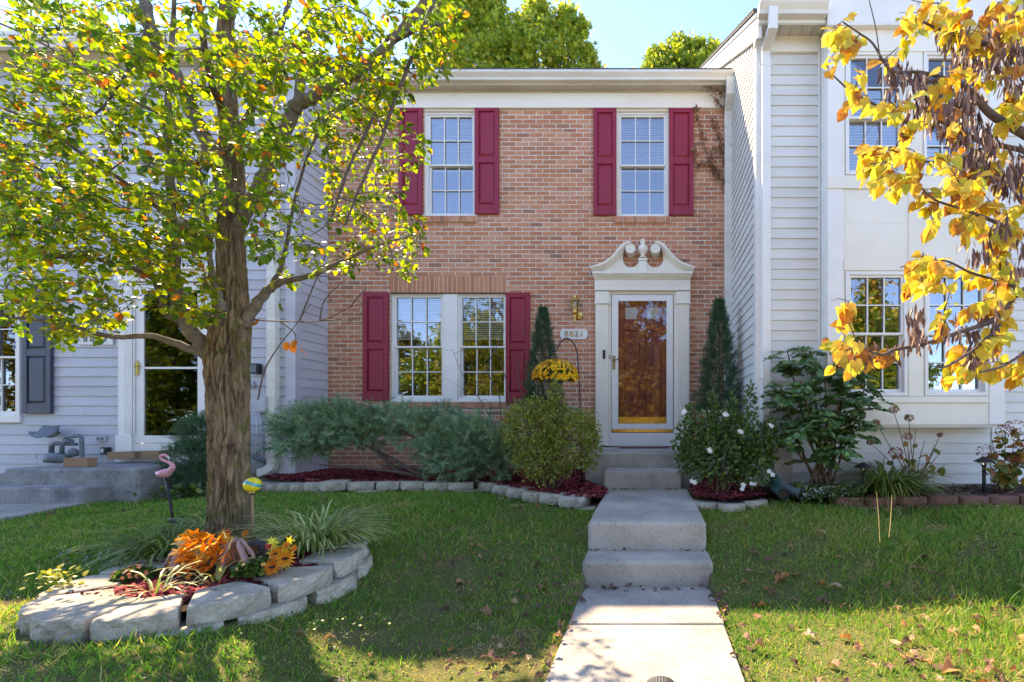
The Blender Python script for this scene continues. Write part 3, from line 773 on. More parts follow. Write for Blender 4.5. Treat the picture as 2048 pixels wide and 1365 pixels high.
mk('cap', MB().lathe([(9.6*s, 26*s), (10*s, 27.5*s), (8*s, 29.5*s), (4.5*s, 31*s), (3.5*s, 33*s), (4.6*s, 35*s), (4.4*s, 36.5*s), (1*s, 37.5*s)], c, 18), m_brass, la, smooth=True)
mat_ = thing('doormat', (-.07, 6.66, .80), 'thin dark red doormat with pale border lines on concrete porch', 'doormat')
m_mat = M('doormat_red', (.22,.02,.035), (.15,.015,.025), 60, 1, .6, 200); m_matw = M('doormat_line', (.6,.5,.5), (.5,.4,.4), 60, 1)
mk('pad', MB().box(-.42, .28, 6.42, 6.76, .801, .813), m_mat, mat_, bevel=.003); mk('border_line', bars(-.39, .25, 0, 1, 0, 1, .01) if False else MB().box(-.39, .25, 6.45, 6.458, .8131, .8145).box(-.39, .25, 6.72, 6.728, .8131, .8145), m_matw, mat_)
# ---------------------------------------------------------------- right-hand house: pale siding with a two-storey box bay
YR = 5.2; xS = 1.24; YB = 4.975
rh = thing('pale_sided_townhouse', (4.0, YR+.5, .4), 'cream townhouse with horizontal siding and tall projecting box bay', 'house')
zE = Z_(76, YR)                                   # soffit level at the wall
RX1 = 7.4
e = .1165
zR0 = .47
bx0, bx1 = X_(1640, YR), X_(2010, YB)
bz0 = Z_(850, YB)
wall_core(rh, 'wall_core', xS+.02, RX1, .3, zE+.4, YR+.012, YR+.15, [(bx0+.08, bx1-.08, bz0+.08, zE+.3)], m_siding_r)
front_boards(rh, xS+.10, bx0-.005, zR0+.0, Z_(108, YR), YR, e, [], m_siding_r)
front_boards(rh, bx0-.005, bx1, zR0, bz0-.004, YR, e, [], m_siding_r)
front_boards(rh, bx1+.02, RX1, zR0, Z_(108, YR), YR, e, [], m_siding_r)
mk('foundation', MB().box(xS, RX1, YR-.01, YR+.15, .1, zR0-.003), m_found, rh)
# corner post, J-trim, frieze
mk('corner_board', MB().box(xS-.026, xS+.085, YR-.028, YR+.05, .46, zE), m_white, rh, bevel=.004)
mk('corner_board', MB().box(xS-.0275, xS-.004, YR-.0265, YR+.085, .461, zE-.001), m_white, rh, bevel=.004)
mk('trim_strip', MB().box(bx0-.028, bx0-.004, YR-.026, YR+.02, zR0, zE), m_white, rh, bevel=.003)
mk('frieze_board', MB().box(xS+.087, bx0-.03, YR-.034, YR+.02, Z_(108, YR), zE-.001), m_cream, rh, bevel=.004)
# side wall boards, cut by the rake
yRidge = 10.4; PITCH = .66
zeave = zE + .02
def rake_y(zv): return YR - .02 + max(0, zv - zeave)/PITCH
core_poly = [(YR+.03, .3), (yRidge, .3), (yRidge, zeave + PITCH*(yRidge-YR)), (YR+.03, zeave)]
mk('side_wall', xprism(core_poly, xS+.012, xS+.12), m_siding_r, rh)
zv = zR0
while zv < zeave + PITCH*(yRidge-YR) - .15:
    ya = max(YR+.084, rake_y(zv+e)+.04); yb = yRidge-.02
    if zv + e < Z_(150, D-.4) : yb = D - .002
    if yb - ya > .05: mk('siding_board', lap((xS, ya), (xS, yb), zv, zv+e, (-1, 0)), m_siding_r, rh)
    zv += e
# rake board, roof
ov = .22
def rake(dz0, dz1, x0, x1, y0=YR-ov, y1=yRidge):
    f = lambda y: zeave + PITCH*(y-YR)
    return xprism([(y0, f(y0)+dz0), (y1, f(y1)+dz0), (y1, f(y1)+dz1), (y0, f(y0)+dz1)], x0, x1)
mk('rake_board', rake(-.06, .17, xS-.05, xS-.005), m_white, rh, bevel=.003)
mk('rake_moulding', rake(.17, .215, xS-.075, xS-.004), m_white, rh, bevel=.003)
mk('roof', rake(.216, .246, xS-.095, RX1), m_shingle, rh)
for k in range(26):
    y0 = YR-ov+k*.2
    f = zeave + PITCH*(y0-YR)+.247
    mk('shingle_course', xprism([(y0, f), (y0+.19, f+PITCH*.19), (y0+.19, f+PITCH*.19+.004), (y0, f+.016)], xS-.10, xS+.9), m_shingle, rh)
# boxed eave over the narrow strip of front wall
ge0, ge1 = X_(1508, YR-.2), X_(1634, YR-.2)
soffit(rh, xS-.03, bx0-.004, YR-.215, YR-.03, zE, m_soffit, .115)
mk('fascia', MB().box(xS-.03, bx0-.03, YR-.245, YR-.2155, zE-.045, zE+.12), m_white, rh, bevel=.003)
mk('eave_return', MB().add([(xS-.052, YR-.25, zE-.045), (xS-.052, YR-.03, zE-.16), (xS-.052, YR-.03, zE+.1), (xS-.052, YR-.25, zE+.12), (xS-.031, YR-.25, zE-.045), (xS-.031, YR-.03, zE-.16), (xS-.031, YR-.03, zE+.1), (xS-.031, YR-.25, zE+.12)],
   [(0,1,2,3),(7,6,5,4),(0,4,5,1),(1,5,6,2),(2,6,7,3),(3,7,4,0)]), m_white, rh)
gutter(rh, xS-.06, bx0-.035, YR-.246, Z_(-2, YR-.35), m_gutter, .125, .12)
x = X_(1531, YR-.05); xg = X_(1545, YR-.3)
downspout(rh, [(xg, YR-.31, Z_(18, YR-.31)), (xg, YR-.31, Z_(55, YR-.31)), (x, YR-.055, Z_(108, YR)), (x, YR-.055, Z_(140, YR)), (x, YR-.055, .72), (x+.0, YR-.1, .62), (x+.02, YR-.2, .52)], .098, m_white,
          [(x, YR-.055, Z_(142, YR)), (x, YR-.055, Z_(470, YR)), (x, YR-.055, Z_(760, YR))])
# box bay
by1 = YR+.1
def B_(x0, x1, y0, y1, dp=0.0, back=None): 
    r = R(x0, x1, y0, y1, YB-dp); return MB().box(r[0], r[1], YB-dp, back or (YB+.03), r[2], r[3])
uw = [R(1690,1812,104,351,YB), R(1846,1966,104,351,YB)]
lw = [R(1690,1815,543,793,YB), R(1848,1976,543,793,YB)]
ztb = zE+.5
bay = wall_core(rh, 'bay_wall', bx0, bx1, bz0, ztb, YB, YB+.06, uw+lw, m_cream)
mk('bay_side', MB().box(bx0, bx0+.06, YB+.061, by1, bz0, ztb), m_white, rh); mk('bay_side', MB().box(bx1-.06, bx1, YB+.061, by1, bz0, ztb), m_cream, rh)
mk('bay_floor', MB().box(bx0+.001, bx1-.001, YB+.002, by1, bz0-.03, bz0-.001), m_soffit, rh)
for wr in uw: window(rh, wr[0]+.004, wr[1]-.004, wr[2]+.004, wr[3]-.004, YB-.012, blind=(.95, .85), fr=.035, split=.47, glass=m_uglass)
for wr in lw: window(rh, wr[0]+.004, wr[1]-.004, wr[2]+.004, wr[3]-.004, YB-.014, fr=.038, split=.50)
for (a, b, c, d, t) in ((1655.5,1687,-30,849,.012),(1979,2009.5,-30,849,.012),(1655.5,2009.5,352,377,.022),(1655.5,2009.5,84,103,.02),(1688,1978,520,541,.014),(1688,1978,794,806,.022),(1817,1845,378,520,.010),(1817,1846,542,793,.012),(1814,1844,104,351,.012),(1655.5,2009.5,-30,46,.05),(1655.5,2009.5,46,50,.06)):
    mk('bay_trim', B_(a, b, c, d, t), m_cream if c > 60 else m_white, rh, bevel=.004)
for (a, b) in ((1689, 1816), (1846, 1978)):
    mk('bay_panel', B_(a, b, 379, 446.5, .003), m_cream, rh, bevel=.002); mk('bay_panel', B_(a, b, 447.5, 519, .003), m_cream, rh, bevel=.002)
mk('bay_apron', B_(1688, 1978, 807, 849.5, .004), m_cream, rh, bevel=.003)
mk('bay_roof', MB().box(bx0-.05, bx1+.05, YB-.2, YR+.6, ztb, ztb+.08), m_shingle, rh)
mk('eave', MB().box(bx1+.02, RX1, YR-.3, YR, zE, zE+.1), m_soffit, rh)
mk('roof_front', xprism([(YR-ov, zeave+.10), (YR-.05, zeave+.10), (YR-.05, zeave+.2)], bx1+.05, RX1), m_shingle, rh)
mk('far_side_wall', MB().box(RX1-.1, RX1, YR+.15, yRidge, .3, zeave+1), m_siding_r, rh)

# ---------------------------------------------------------------- left-hand house: grey siding
YL = 6.24
lh = thing('grey_sided_townhouse', (-7.5, YL+.5, .3), 'grey townhouse with horizontal siding, slate shutters and black front door', 'house')
LX0, LX1 = -11.2, xL
def RL(a, b, c, d, Y=YL): return R(a, b, c, d, Y)
zLs = Z_(107, YL)
wl = RL(-92, 46, 588, 846); wu = RL(-95, 10, 285, 418); dl = RL(243, 450, 545, 890); wu2 = RL(330, 430, 285, 418)
wall_core(lh, 'wall_core', LX0, LX1-.02, .1, zLs+.1, YL+.012, YL+.15, [wl, wu, dl, wu2], m_siding_l)
eL = .1325
front_boards(lh, LX0, LX1-.10, .47, Z_(126, YL), YL, eL, [wl, wu, dl, wu2], m_siding_l)
zv = .47
while zv < 6.0:
    mk('siding_board', lap((LX1, YL+.09), (LX1, D-.004), zv, zv+eL, (1, 0)), m_siding_l, lh); zv += eL
mk('side_wall', MB().box(LX1-.12, LX1-.012, YL+.05, D+4, .1, 6.15), m_siding_l, lh)
mk('corner_board', MB().box(LX1-.11, LX1+.026, YL-.028, YL+.05, .45, zLs), m_siding_l, lh, bevel=.004)
mk('corner_board', MB().box(LX1+.004, LX1+.0275, YL-.0265, YL+.088, .451, zLs-.001), m_siding_l, lh, bevel=.004)
mk('foundation', MB().box(LX0, LX1+.01, YL-.012, YL+.15, .0, .465), m_found, lh); mk('foundation', MB().box(LX1-.05, LX1+.012, YL+.151, D-.021, .0, .465), m_found, lh)
mk('frieze_board', MB().box(LX0, LX1+.02, YL-.034, YL+.02, Z_(126, YL), zLs-.001), m_cream, lh, bevel=.004)
soffit(lh, LX0, LX1+.02, YL-.20, YL-.03, zLs, m_soffit, .115)
mk('fascia', MB().box(LX0, LX1+.03, YL-.225, YL-.201, zLs-.02, zLs+.12), m_gutter, lh, bevel=.003)
ZGL = Z_(72, YL-.33)
gutter(lh, LX0, LX1+.04, YL-.226, ZGL, m_gutter, .11, .11)
mk('roof', xprism([(YL-.3, ZGL+.012), (YL-.3, ZGL+.04), (11.2, ZGL+2.5), (16, ZGL), (16, ZGL-.05), (11.2, ZGL+2.44)], LX0, LX1+.02), m_shingle, lh)
mk('rear_wall', MB().box(LX0, LX1-.13, 15.5, 15.7, .1, ZGL).box(LX0, LX0+.1, YL+.16, 15.5, .1, ZGL), m_siding_l, lh)
window(lh, wl[0]+.05, wl[1]-.05, wl[2]+.09, wl[3]-.06, YL-.02, blind=(.86, .9), split=.5)
mk('window_casing', bars(wl[0]+.002, wl[1]-.002, wl[2]+.002, wl[3]-.002, YL-.035, YL+.1, .048, .088, .058), m_white, lh, bevel=.004)
for wr in (wu, wu2):
    window(lh, wr[0]+.05, wr[1]-.05, wr[2]+.05, wr[3]-.05, YL-.02, blind=(.6, .9)); mk('window_casing', bars(wr[0]+.002, wr[1]-.002, wr[2]+.002, wr[3]-.002, YL-.035, YL+.1, .048), m_white, lh, bevel=.004)
for s in ((48, 105, 586, 828), (11, 47, 285, 415)):
    r = RL(*s, Y=YL-.03); shutter(lh, r[0], r[1], r[2], r[3], YL-.018, m_navy, 'slate blue shutter')
r = RL(432, 468, 285, 415); shutter(lh, r[0], r[1], r[2], r[3], YL-.018, m_navy)
# door
for (a, b) in ((246, 272), (424, 448)):
    pl = mk('pilaster', MB().box(X_(a,YL), X_(b,YL), YL-.06, YL+.05, .64, Z_(566,YL)), m_siding_l if False else m_white, lh, bevel=.003)
    for k in range(5):
        q = X_(a+3.6+k*4.6, YL-.06); mk('reed', MB().tube([(q, YL-.0595, Z_(868,YL)), (q, YL-.0595, Z_(585,YL))], .009, 6), m_white, pl)
    mk('pilaster_base', MB().box(X_(a-3,YL), X_(b+3,YL), YL-.075, YL+.049, .63, Z_(870,YL)), m_white, lh, bevel=.004)
mk('door_header', MB().box(X_(240,YL), X_(454,YL), YL-.08, YL+.05, Z_(566,YL)+.001, Z_(545,YL)), m_white, lh, bevel=.004)
mk('door_cornice', MB().box(X_(234,YL), X_(460,YL), YL-.14, YL+.05, Z_(545,YL)+.001, Z_(536,YL)), m_white, lh, bevel=.008)
mk('threshold', MB().box(X_(273,YL), X_(423,YL), YL-.05, YL+.1, .63, Z_(887,YL)), m_white, lh, bevel=.004)
sd = mk('storm_door', bars(X_(275,YL), X_(421,YL), Z_(886,YL), Z_(568,YL), YL-.045, YL-.01, .135, .10, .11), m_white, lh, bevel=.004)
mk('cross_rail', MB().box(X_(294.8,YL), X_(401.2,YL), YL-.043, YL-.012, Z_(739,YL), Z_(735,YL)), m_white, sd)
mk('glass_pane', MB().box(X_(294,YL), X_(402,YL), YL-.030, YL-.026, Z_(872,YL), Z_(739,YL)), m_dglass, sd); mk('glass_pane', MB().box(X_(294,YL), X_(402,YL), YL-.034, YL-.030, Z_(735,YL), Z_(582,YL)), m_dglass, sd)
mk('handle_plate', MB().box(X_(280.5,YL), X_(286,YL), YL-.06, YL-.046, Z_(751,YL), Z_(724,YL)), m_brass, sd, bevel=.003)
p = P(283, 733, YL-.06); mk('handle_lever', MB().tube([p, p+Vector((0,-.03,0)), p+Vector((-.03,-.045,0)), p+Vector((-.07,-.045,0))], .007, 8), m_brass, sd, smooth=True)
fdl = mk('front_door', MB().box(X_(277,YL), X_(419,YL), YL+.06, YL+.10, .64, Z_(570,YL)), m_darkdoor, lh)
fd = fdl
for (a, b) in ((312, 340), (356, 385)):
    for (c, d) in ((770, 845), (640, 735), (590, 625)):
        r = RL(a, b, c, d, YL+.06); mk('door_panel', MB().add([(r[0],YL+.0595,r[2]),(r[1],YL+.0595,r[2]),(r[1],YL+.0595,r[3]),(r[0],YL+.0595,r[3]),(r[0]+.02,YL+.05,r[2]+.02),(r[1]-.02,YL+.05,r[2]+.02),(r[1]-.02,YL+.05,r[3]-.02),(r[0]+.02,YL+.05,r[3]-.02)],[(0,1,5,4),(1,2,6,5),(2,3,7,6),(3,0,4,7),(4,5,6,7)]), m_darkdoor, fdl)
mk('kick_plate', MB().box(X_(288,YL), X_(408,YL), YL+.05, YL+.0598, .66, Z_(852,YL)), m_brass, fdl)
mk('door_knob', MB().lathe([(.012, 0), (.014, .03), (.03, .05), (.022, .07), (.004, .075)], (X_(302,YL), YL+.06, Z_(753,YL)), 14, axis='y'), m_brass, fdl, smooth=True)
# downspout and services
x = X_(547, YL-.05)
downspout(lh, [(x, YL-.29, ZGL-.07), (x, YL-.29, ZGL-.15), (x, YL-.055, ZGL-.36), (x, YL-.055, 1), (x, YL-.055, .62), (x-.01, YL-.07, .555), (x-.06, YL-.10, .50), (x-.14, YL-.12, .47)], .12, m_gutter, [(x, YL-.055, Z_(912,YL)), (x, YL-.055, Z_(620,YL))])
c = P(193, 681, YL-.02)
pq = thing('house_number_plaque', (c.x, YL, c.z), 'white rectangular plaque with black number 8819 on grey siding', 'sign')
mk('plate', MB().box(c.x-.235, c.x+.235, YL-.034, YL-.018, c.z-.064, c.z+.064), m_plaque, pq, bevel=.004)
for i, ch in enumerate('8819'): lettering('numeral', ch, .115, (c.x-.132+i*.088, YL-.035, c.z+.012), m_black, pq)
c = P(34, 690, YL-.02)
m_stick = M('blue_sticker', (.02,.09,.42), (.018,.08,.38), 9, .4)
stk = thing('window_sticker', (c.x, YL-.01, c.z), 'round blue security sticker with white letters on left window', 'sticker')
mk('disc', MB().lathe([(.048, 0), (.048, .002)], (c.x, YL-.0225, c.z), 8, axis='y'), m_stick, stk); lettering('letters', 'ADT', .044, (c.x, YL-.0285, c.z), m_plaque, stk)
# porch and path of the grey house
po = thing('porch_steps', (-6.8, 5.8, .25), 'weathered grey concrete porch and step at the black front door', 'steps')
mk('porch_slab', MB().box(-7.60, -6.01, 5.36, YL-.055, .0, .626), m_conc_d, po, bevel=.03, seg=3)
mk('step', MB().box(-7.7, -6.345, 5.10, 5.55, .0, .437), m_conc_d, po, bevel=.03, seg=3)
mk('path', MB().slab([(-7.8, 3.2), (-6.02, 3.2), (-6.13, 4.3), (-6.35, 5.12), (-7.8, 5.12)], .0, .262), m_conc, bevel=.01, kind='structure')
# gas meter
g0 = P(140, 905, 6.0); s = 6.0/F
gm = thing('gas_meter', (g0.x, 6.0, .63), 'dull blue-grey gas meter with pipes beside the weathered porch', 'gas meter')
def px(a, b, Y=6.0): return P(a, b, Y)
mk('body', MB().lathe([(4*s, -15*s), (22*s, -13*s), (24*s, -7*s), (24*s, -1*s), (20*s, 4*s), (5*s, 6*s)], px(115, 912), 18, sy=.6), m_greypipe, gm, smooth=True)
mk('inlet_pipe', MB().tube([px(103, 906), px(103, 892), px(110, 887), px(124, 887)], 4*s, 10), m_greypipe, gm, smooth=True)
mk('regulator', MB().lathe([(3*s, -9*s), (9*s, -7*s), (11*s, -2*s), (11*s, 2*s), (6*s, 6*s), (3*s, 8*s)], px(146, 905), 16, sy=.7), m_greypipe, gm, smooth=True)
mk('riser_pipe', MB().tube([px(124, 908), px(124, 890), px(130, 878), px(134, 874), px(158, 872), px(163, 876), px(164, 914), px(164, 940)], 3.6*s, 10), m_greypipe, gm, smooth=True)
mk('valve', MB().lathe([(3*s, -4*s), (7*s, -3*s), (8*s, 0), (7*s, 4*s), (3*s, 6*s)], px(136, 884), 12), m_greypipe, gm, smooth=True)
mk('cross_pipe', MB().tube([px(100, 889), px(153, 889)], 3*s, 8), m_greypipe, gm, smooth=True)
mk('index_plate', MB().box(px(92,0).x, px(106,0).x, 6.0-.17, 6.0-.155, px(0,917).z, px(0,908).z), m_meter, gm)
c = P(95, 868, YL-.12); mb = MB(); n = 22
vs = []; top_ = []
for i in range(n):
    a = 2*math.pi*i/n; r1 = .20; vs.append((c.x+r1*math.cos(a), c.y+.06*math.sin(a)-.03, c.z-.012+.045*math.cos(2*a)))
ring2 = [(c.x+.13*math.cos(2*math.pi*i/n), c.y+.045*math.sin(2*math.pi*i/n), c.z-.0+.03*math.cos(4*math.pi*i/n)) for i in range(n)]
ring3 = [(c.x+.04+.11*math.cos(2*math.pi*i/n), c.y+.03*math.sin(2*math.pi*i/n)+.01, c.z+.10+.012*math.cos(4*math.pi*i/n)) for i in range(n)]
mb.add(vs+ring2+ring3, [(i, (i+1)%n, n+(i+1)%n, n+i) for i in range(n)] + [(n+i, n+(i+1)%n, 2*n+(i+1)%n, 2*n+i) for i in range(n)] + [tuple(2*n+i for i in range(n))])
ht = thing('hat', (c.x, c.y, c.z-.03), 'grey wide-brimmed hat hung on siding above the gas meter', 'hat'); mk('hat_body', mb, m_greypipe, ht, smooth=True)
def box_thing(name, label, cat, a, b, t, d, Y0, Y1, mat, tilt=0):
    r = R(a, b, t, d, Y0); o = thing(name, ((r[0]+r[1])/2, (Y0+Y1)/2, r[2]), label, cat)
    mb = MB().box(r[0], r[1], Y0, Y1, r[2], r[3]); 
    if tilt: mb.v = [(x, y, z+(x-r[0])*tilt) for x, y, z in mb.v]
    return o, mk('body', mb, mat, o, bevel=.004), r
zp = .629
o, b_, r = box_thing('brick_block', 'loose tan brick lying on the weathered porch edge', 'brick', 126, 175, 911, 929, 5.50, 5.60, m_card)
o.location.z = zp
o, b_, r = box_thing('cardboard_parcel', 'long flat brown cardboard parcel leaning at the black door sill', 'parcel', 214, 318, 905, 920, 6.02, 6.13, m_card, .03)
mk('tape', MB().box(r[0]+.36, r[0]+.44, 6.0165, 6.0195, r[2]+.015, r[3]-.0+.01), m_stem, o)
o, b_, r = box_thing('wall_outlet', 'small grey weatherproof outlet cover on siding over the parcel', 'outlet', 191, 209, 872, 884, YL-.05, YL-.017, m_meter); mk('socket', MB().box(r[0]+.02, r[0]+.05, YL-.056, YL-.05, r[2]+.02, r[3]-.02).box(r[1]-.05, r[1]-.02, YL-.056, YL-.05, r[2]+.02, r[3]-.02), m_greypipe, o)
o, b_, r = box_thing('junction_box', 'small black junction box with a pale label low on siding', 'outlet', 200, 214, 895, 909, YL-.07, YL-.017, m_black); mk('tag', MB().box(r[0]+.012, r[0]+.045, YL-.0725, YL-.07, r[2]+.02, r[3]-.02), m_plaque, o)
o, b_, r = box_thing('wall_light', 'little black wall light beside the pear trunk on grey siding', 'lamp', 500, 514, 727, 748, YL-.1, YL-.017, m_black); mk('lens', MB().box(r[0]+.01, r[1]-.01, YL-.106, YL-.1, r[2]+.02, r[3]-.02), m_greypipe, o)
o, b_, r = box_thing('utility_box', 'light grey electric service box with wires beside white downspout', 'meter box', 508, 533, 793, 825, YL-.12, YL-.017, m_meter)
mk('cover', MB().box(r[0]+.012, r[1]-.012, YL-.128, YL-.12, r[2]+.015, r[3]-.012), m_meter, o, bevel=.003)
for (a, bx_, rr, mt_) in ((522, 526, .012, m_meter), (512, 508, .005, m_plaque), (530, 534, .004, m_plaque)):
    mk('conduit' if rr > .01 else 'wire', MB().tube([P(a, 825, YL-.06), P(a+2, 870, YL-.06), P((a+bx_)/2, 905, YL-.05), P(bx_, 955, YL-.05)], rr, 6), mt_, o, smooth=True)
mk('side_meter', MB().lathe([(.05, 0), (.055, .03), (.04, .07), (.01, .09)], (X_(506,YL), YL-.02, Z_(770,YL)), 14, axis='y'), m_meter, o, smooth=True)
mk('drain_pipe', MB().tube([P(508, 915, YL-.05), P(530, 922, YL-.06), P(540, 923, YL-.07)], .03, 8), m_greypipe, o, smooth=True)
# ---------------------------------------------------------------- stone edgings and beds
def block(w_, d_, h, curve=.03, seed=0, taper=.86):
    """a split-face garden block: front face bowed and rough, chipped edges"""
    rr = random.Random(seed); n = 15; mb = MB(); rings = []
    for k, (zz, ins) in enumerate(((0, .006), (h*.2, 0), (h*.4, 0), (h*.62, .001), (h*.84, .002), (h*.96, .005), (h, .012))):
        ring = []
        for i in range(n):
            t = i/(n-1); x = -w_/2+w_*t; q = Vector((x*22+seed*7, zz*26, seed*3.1)); d = noise.noise(q)*.013+noise.noise(q*2.3)*.007
            ring.append((x+(ins if i == 0 else -ins if i == n-1 else 0), -curve*(1-(2*t-1)**4)+ins+d*(1 if k < 5 else .7), zz+(noise.noise(q*1.4)*.006 if k > 4 else 0)))
        ring += [(w_/2*taper-ins, d_, zz), (-w_/2*taper+ins, d_, zz)]
        rings.append(ring)
    m = n+2
    vs = [p for r in rings for p in r]
    fs = [(k*m+i, k*m+(i+1) % m, (k+1)*m+(i+1) % m, (k+1)*m+i) for k in range(6) for i in range(m)] + [tuple(range(m-1, -1, -1)), tuple(6*m+i for i in range(m))]
    return mb.add(vs, fs)
BLK = [mesh_of('stone_block', block(.295, .19, .10, .045, s)) for s in range(5)]
BLKT = [mesh_of('wedge_block', block(.295, .19, .10, .035, s+40, .60)) for s in range(6)]
for me in BLK+BLKT: me.materials.append(m_block)
BLKR = [mesh_of('red_block', block(.30, .17, .085, .04, s+20)) for s in range(4)]
for me in BLKR: me.materials.append(m_redblock)
def put_block(parent, me, x, y, z, ang, sx=1, tilt=0):
    o = bpy.data.objects.new('stone', me); COL.objects.link(o); attach(o, parent)
    o.matrix_basis = Matrix.Translation((x, y, z)) @ Matrix.Rotation(ang, 4, 'Z') @ Matrix.Rotation(tilt, 4, 'X') @ Matrix.Diagonal((sx, 1, 1, 1))
    return o
# ring round the pear tree (two courses)
RC = (-2.47, 2.69); RA, RBb = .60, .735
def ring(t, k=1.0): return (RC[0]+RA*k*math.cos(t), RC[1]+RBb*k*math.sin(t))
def in_ring(x, y, k=1.0): return ((x-RC[0])/(RA*k))**2+((y-RC[1])/(RBb*k))**2 < 1
rg = thing('tree_ring_edging', (RC[0], RC[1], .1), 'two-course ring of grey stone blocks round the pear tree bed', 'edging')
def bed_top(y): return .335 + .03*sstep(2.4, 3.6, y)
for course in (0, 1):
    N = 13
    for i in range(N):
        t = -math.pi/2+2*math.pi*(i+.5*course)/N+.12
        x, y = ring(t, 1.05 if course == 0 else 1.0)
        tx, ty = -RA*math.sin(t), RBb*math.cos(t)
        ang = math.atan2(ty, tx)
        z = bed_top(y)-.105+(-.098 if course == 0 else .0)+rnd(-.006, .006)
        put_block(rg, random.choice(BLKT), x, y, z, ang+rnd(-.04, .04), 1.53*math.hypot(tx, ty), rnd(-.03, .03)).scale.y = 1.22
pts = [ring(2*math.pi*i/40, .93) for i in range(40)]
mb = MB(); vs = [(x, y, bed_top(y)-.045) for x, y in pts]+[(RC[0], RC[1], bed_top(RC[1])+.0)]
mb.add(vs, [(i, (i+1) % 40, 40) for i in range(40)])
mk('tree_bed_soil', mb, m_soil, smooth=True, kind='structure')
# long edging in front of the brick house
ed = thing('garden_bed_edging', (-2.6, 4.9, .36), 'curving row of pale stone blocks edging the red mulch bed', 'edging')
front_px = [(520,984),(580,986),(640,986),(700,984),(770,984),(840,984),(905,984),(965,984),(1010,994),(1060,1005),(1120,1016),(1172,1021)]
fp = []
for a, b in front_px:
    Y = 5.0
    for _ in range(30): Y = (EYE-H(X_(a, Y), Y)-.005)*F/(b-CY)
    fp.append(Vector((X_(a, Y), Y, 0)))
def resample(pts, step):
    out = []; carry = 0
    for i in range(len(pts)-1):
        a, b = pts[i], pts[i+1]; L = (b-a).length; s = carry
        while s < L: out.append((a+(b-a)*(s/L), (b-a).normalized())); s += step
        carry = s-L
    return out
for i, (p, d) in enumerate(resample(fp, .295)):
    put_block(ed, random.choice(BLK), p.x, p.y+.03, H(p.x, p.y)+.012+rnd(-.01, .012), math.atan2(d.y, d.x)+rnd(-.07, .07), .97, rnd(-.04, .03))
    if i % 2 == 0: put_block(ed, random.choice(BLK), p.x+.1, p.y+.02, H(p.x, p.y)-.082, math.atan2(d.y, d.x), 1.0)
def bed_front(x):
    for i in range(len(fp)-1):
        if fp[i].x <= x <= fp[i+1].x: return fp[i].y+(fp[i+1].y-fp[i].y)*(x-fp[i].x)/(fp[i+1].x-fp[i].x)
    return 5.1 if x < fp[0].x else 9
def mulch_z(x, y): return max(H(x, y), .36)+.055+.03*sstep(5.0, 5.7, y)+.008*math.sin(7*x)*math.sin(9*y)
def bed_sheet(name, poly, zf, mat):
    mb = MB(); n = len(poly)
    me = bpy.data.meshes.new(name); bm = bmesh.new()
    f = bm.faces.new([bm.verts.new((x, y, 0)) for x, y in poly])
    bmesh.ops.triangulate(bm, faces=[f]); bmesh.ops.subdivide_edges(bm, edges=bm.edges, cuts=5, use_grid_fill=True)
    for v in bm.verts: v.co.z = zf(v.co.x, v.co.y)
    bmesh.ops.recalc_face_normals(bm, faces=bm.faces); bm.to_mesh(me); bm.free()
    return link(name, me, mat, kind='structure', smooth=True)
poly_main = [(p.x, p.y+.10) for p in fp] + [(xc-.46, fp[-1].y+.12), (xc-.46, 5.18), (-.53, 5.2), (-.76, 5.58), (-.80, 6.84), (xL-.0, 6.84), (xL, 6.24), (-5.3, 6.22)]
bed_sheet('mulch_bed', poly_main, mulch_z, m_soil)
poly_side = [(.46, 4.52), (.70, 4.38), (1.0, 4.45), (1.18, 4.62), (1.22, 5.18), (1.22, 6.8), (.67, 6.8), (.67, 5.5), (.46, 5.2)]
bed_sheet('mulch_bed', poly_side, lambda x, y: UW+.015+.02*math.sin(5*x), m_soil)
ws = thing('path_edging', (.85, 4.4, .4), 'low white strip of edging stones beside white-flowered azalea', 'edging')
for (a, b, c) in ((.53, 4.47, -.12), (.80, 4.42, .12), (1.06, 4.52, .4)): put_block(ws, BLK[1], a, b-.04, H(a, b)-.045, c, .92)
re_ = thing('red_block_edging', (2.7, 4.5, .34), 'row of rust red stone blocks edging the leafy bed under bay', 'edging')
for i in range(16):
    x = 1.98+i*.307; put_block(re_, BLKR[i % 4], x, 4.50+rnd(-.012, .012), H(x, 4.5)+.025, rnd(-.05, .05), 1, rnd(-.03, .03))
    if i < 12: put_block(re_, BLKR[(i+1) % 4], x+.15, 4.485, H(x, 4.5)-.058, rnd(-.03, .03))
bed_sheet('planting_bed', [(1.25, 4.72), (1.9, 4.55), (6.6, 4.56), (6.6, 5.19), (1.25, 5.19)], lambda x, y: H(x, y)+.075+.012*math.sin(6*x), m_soil)
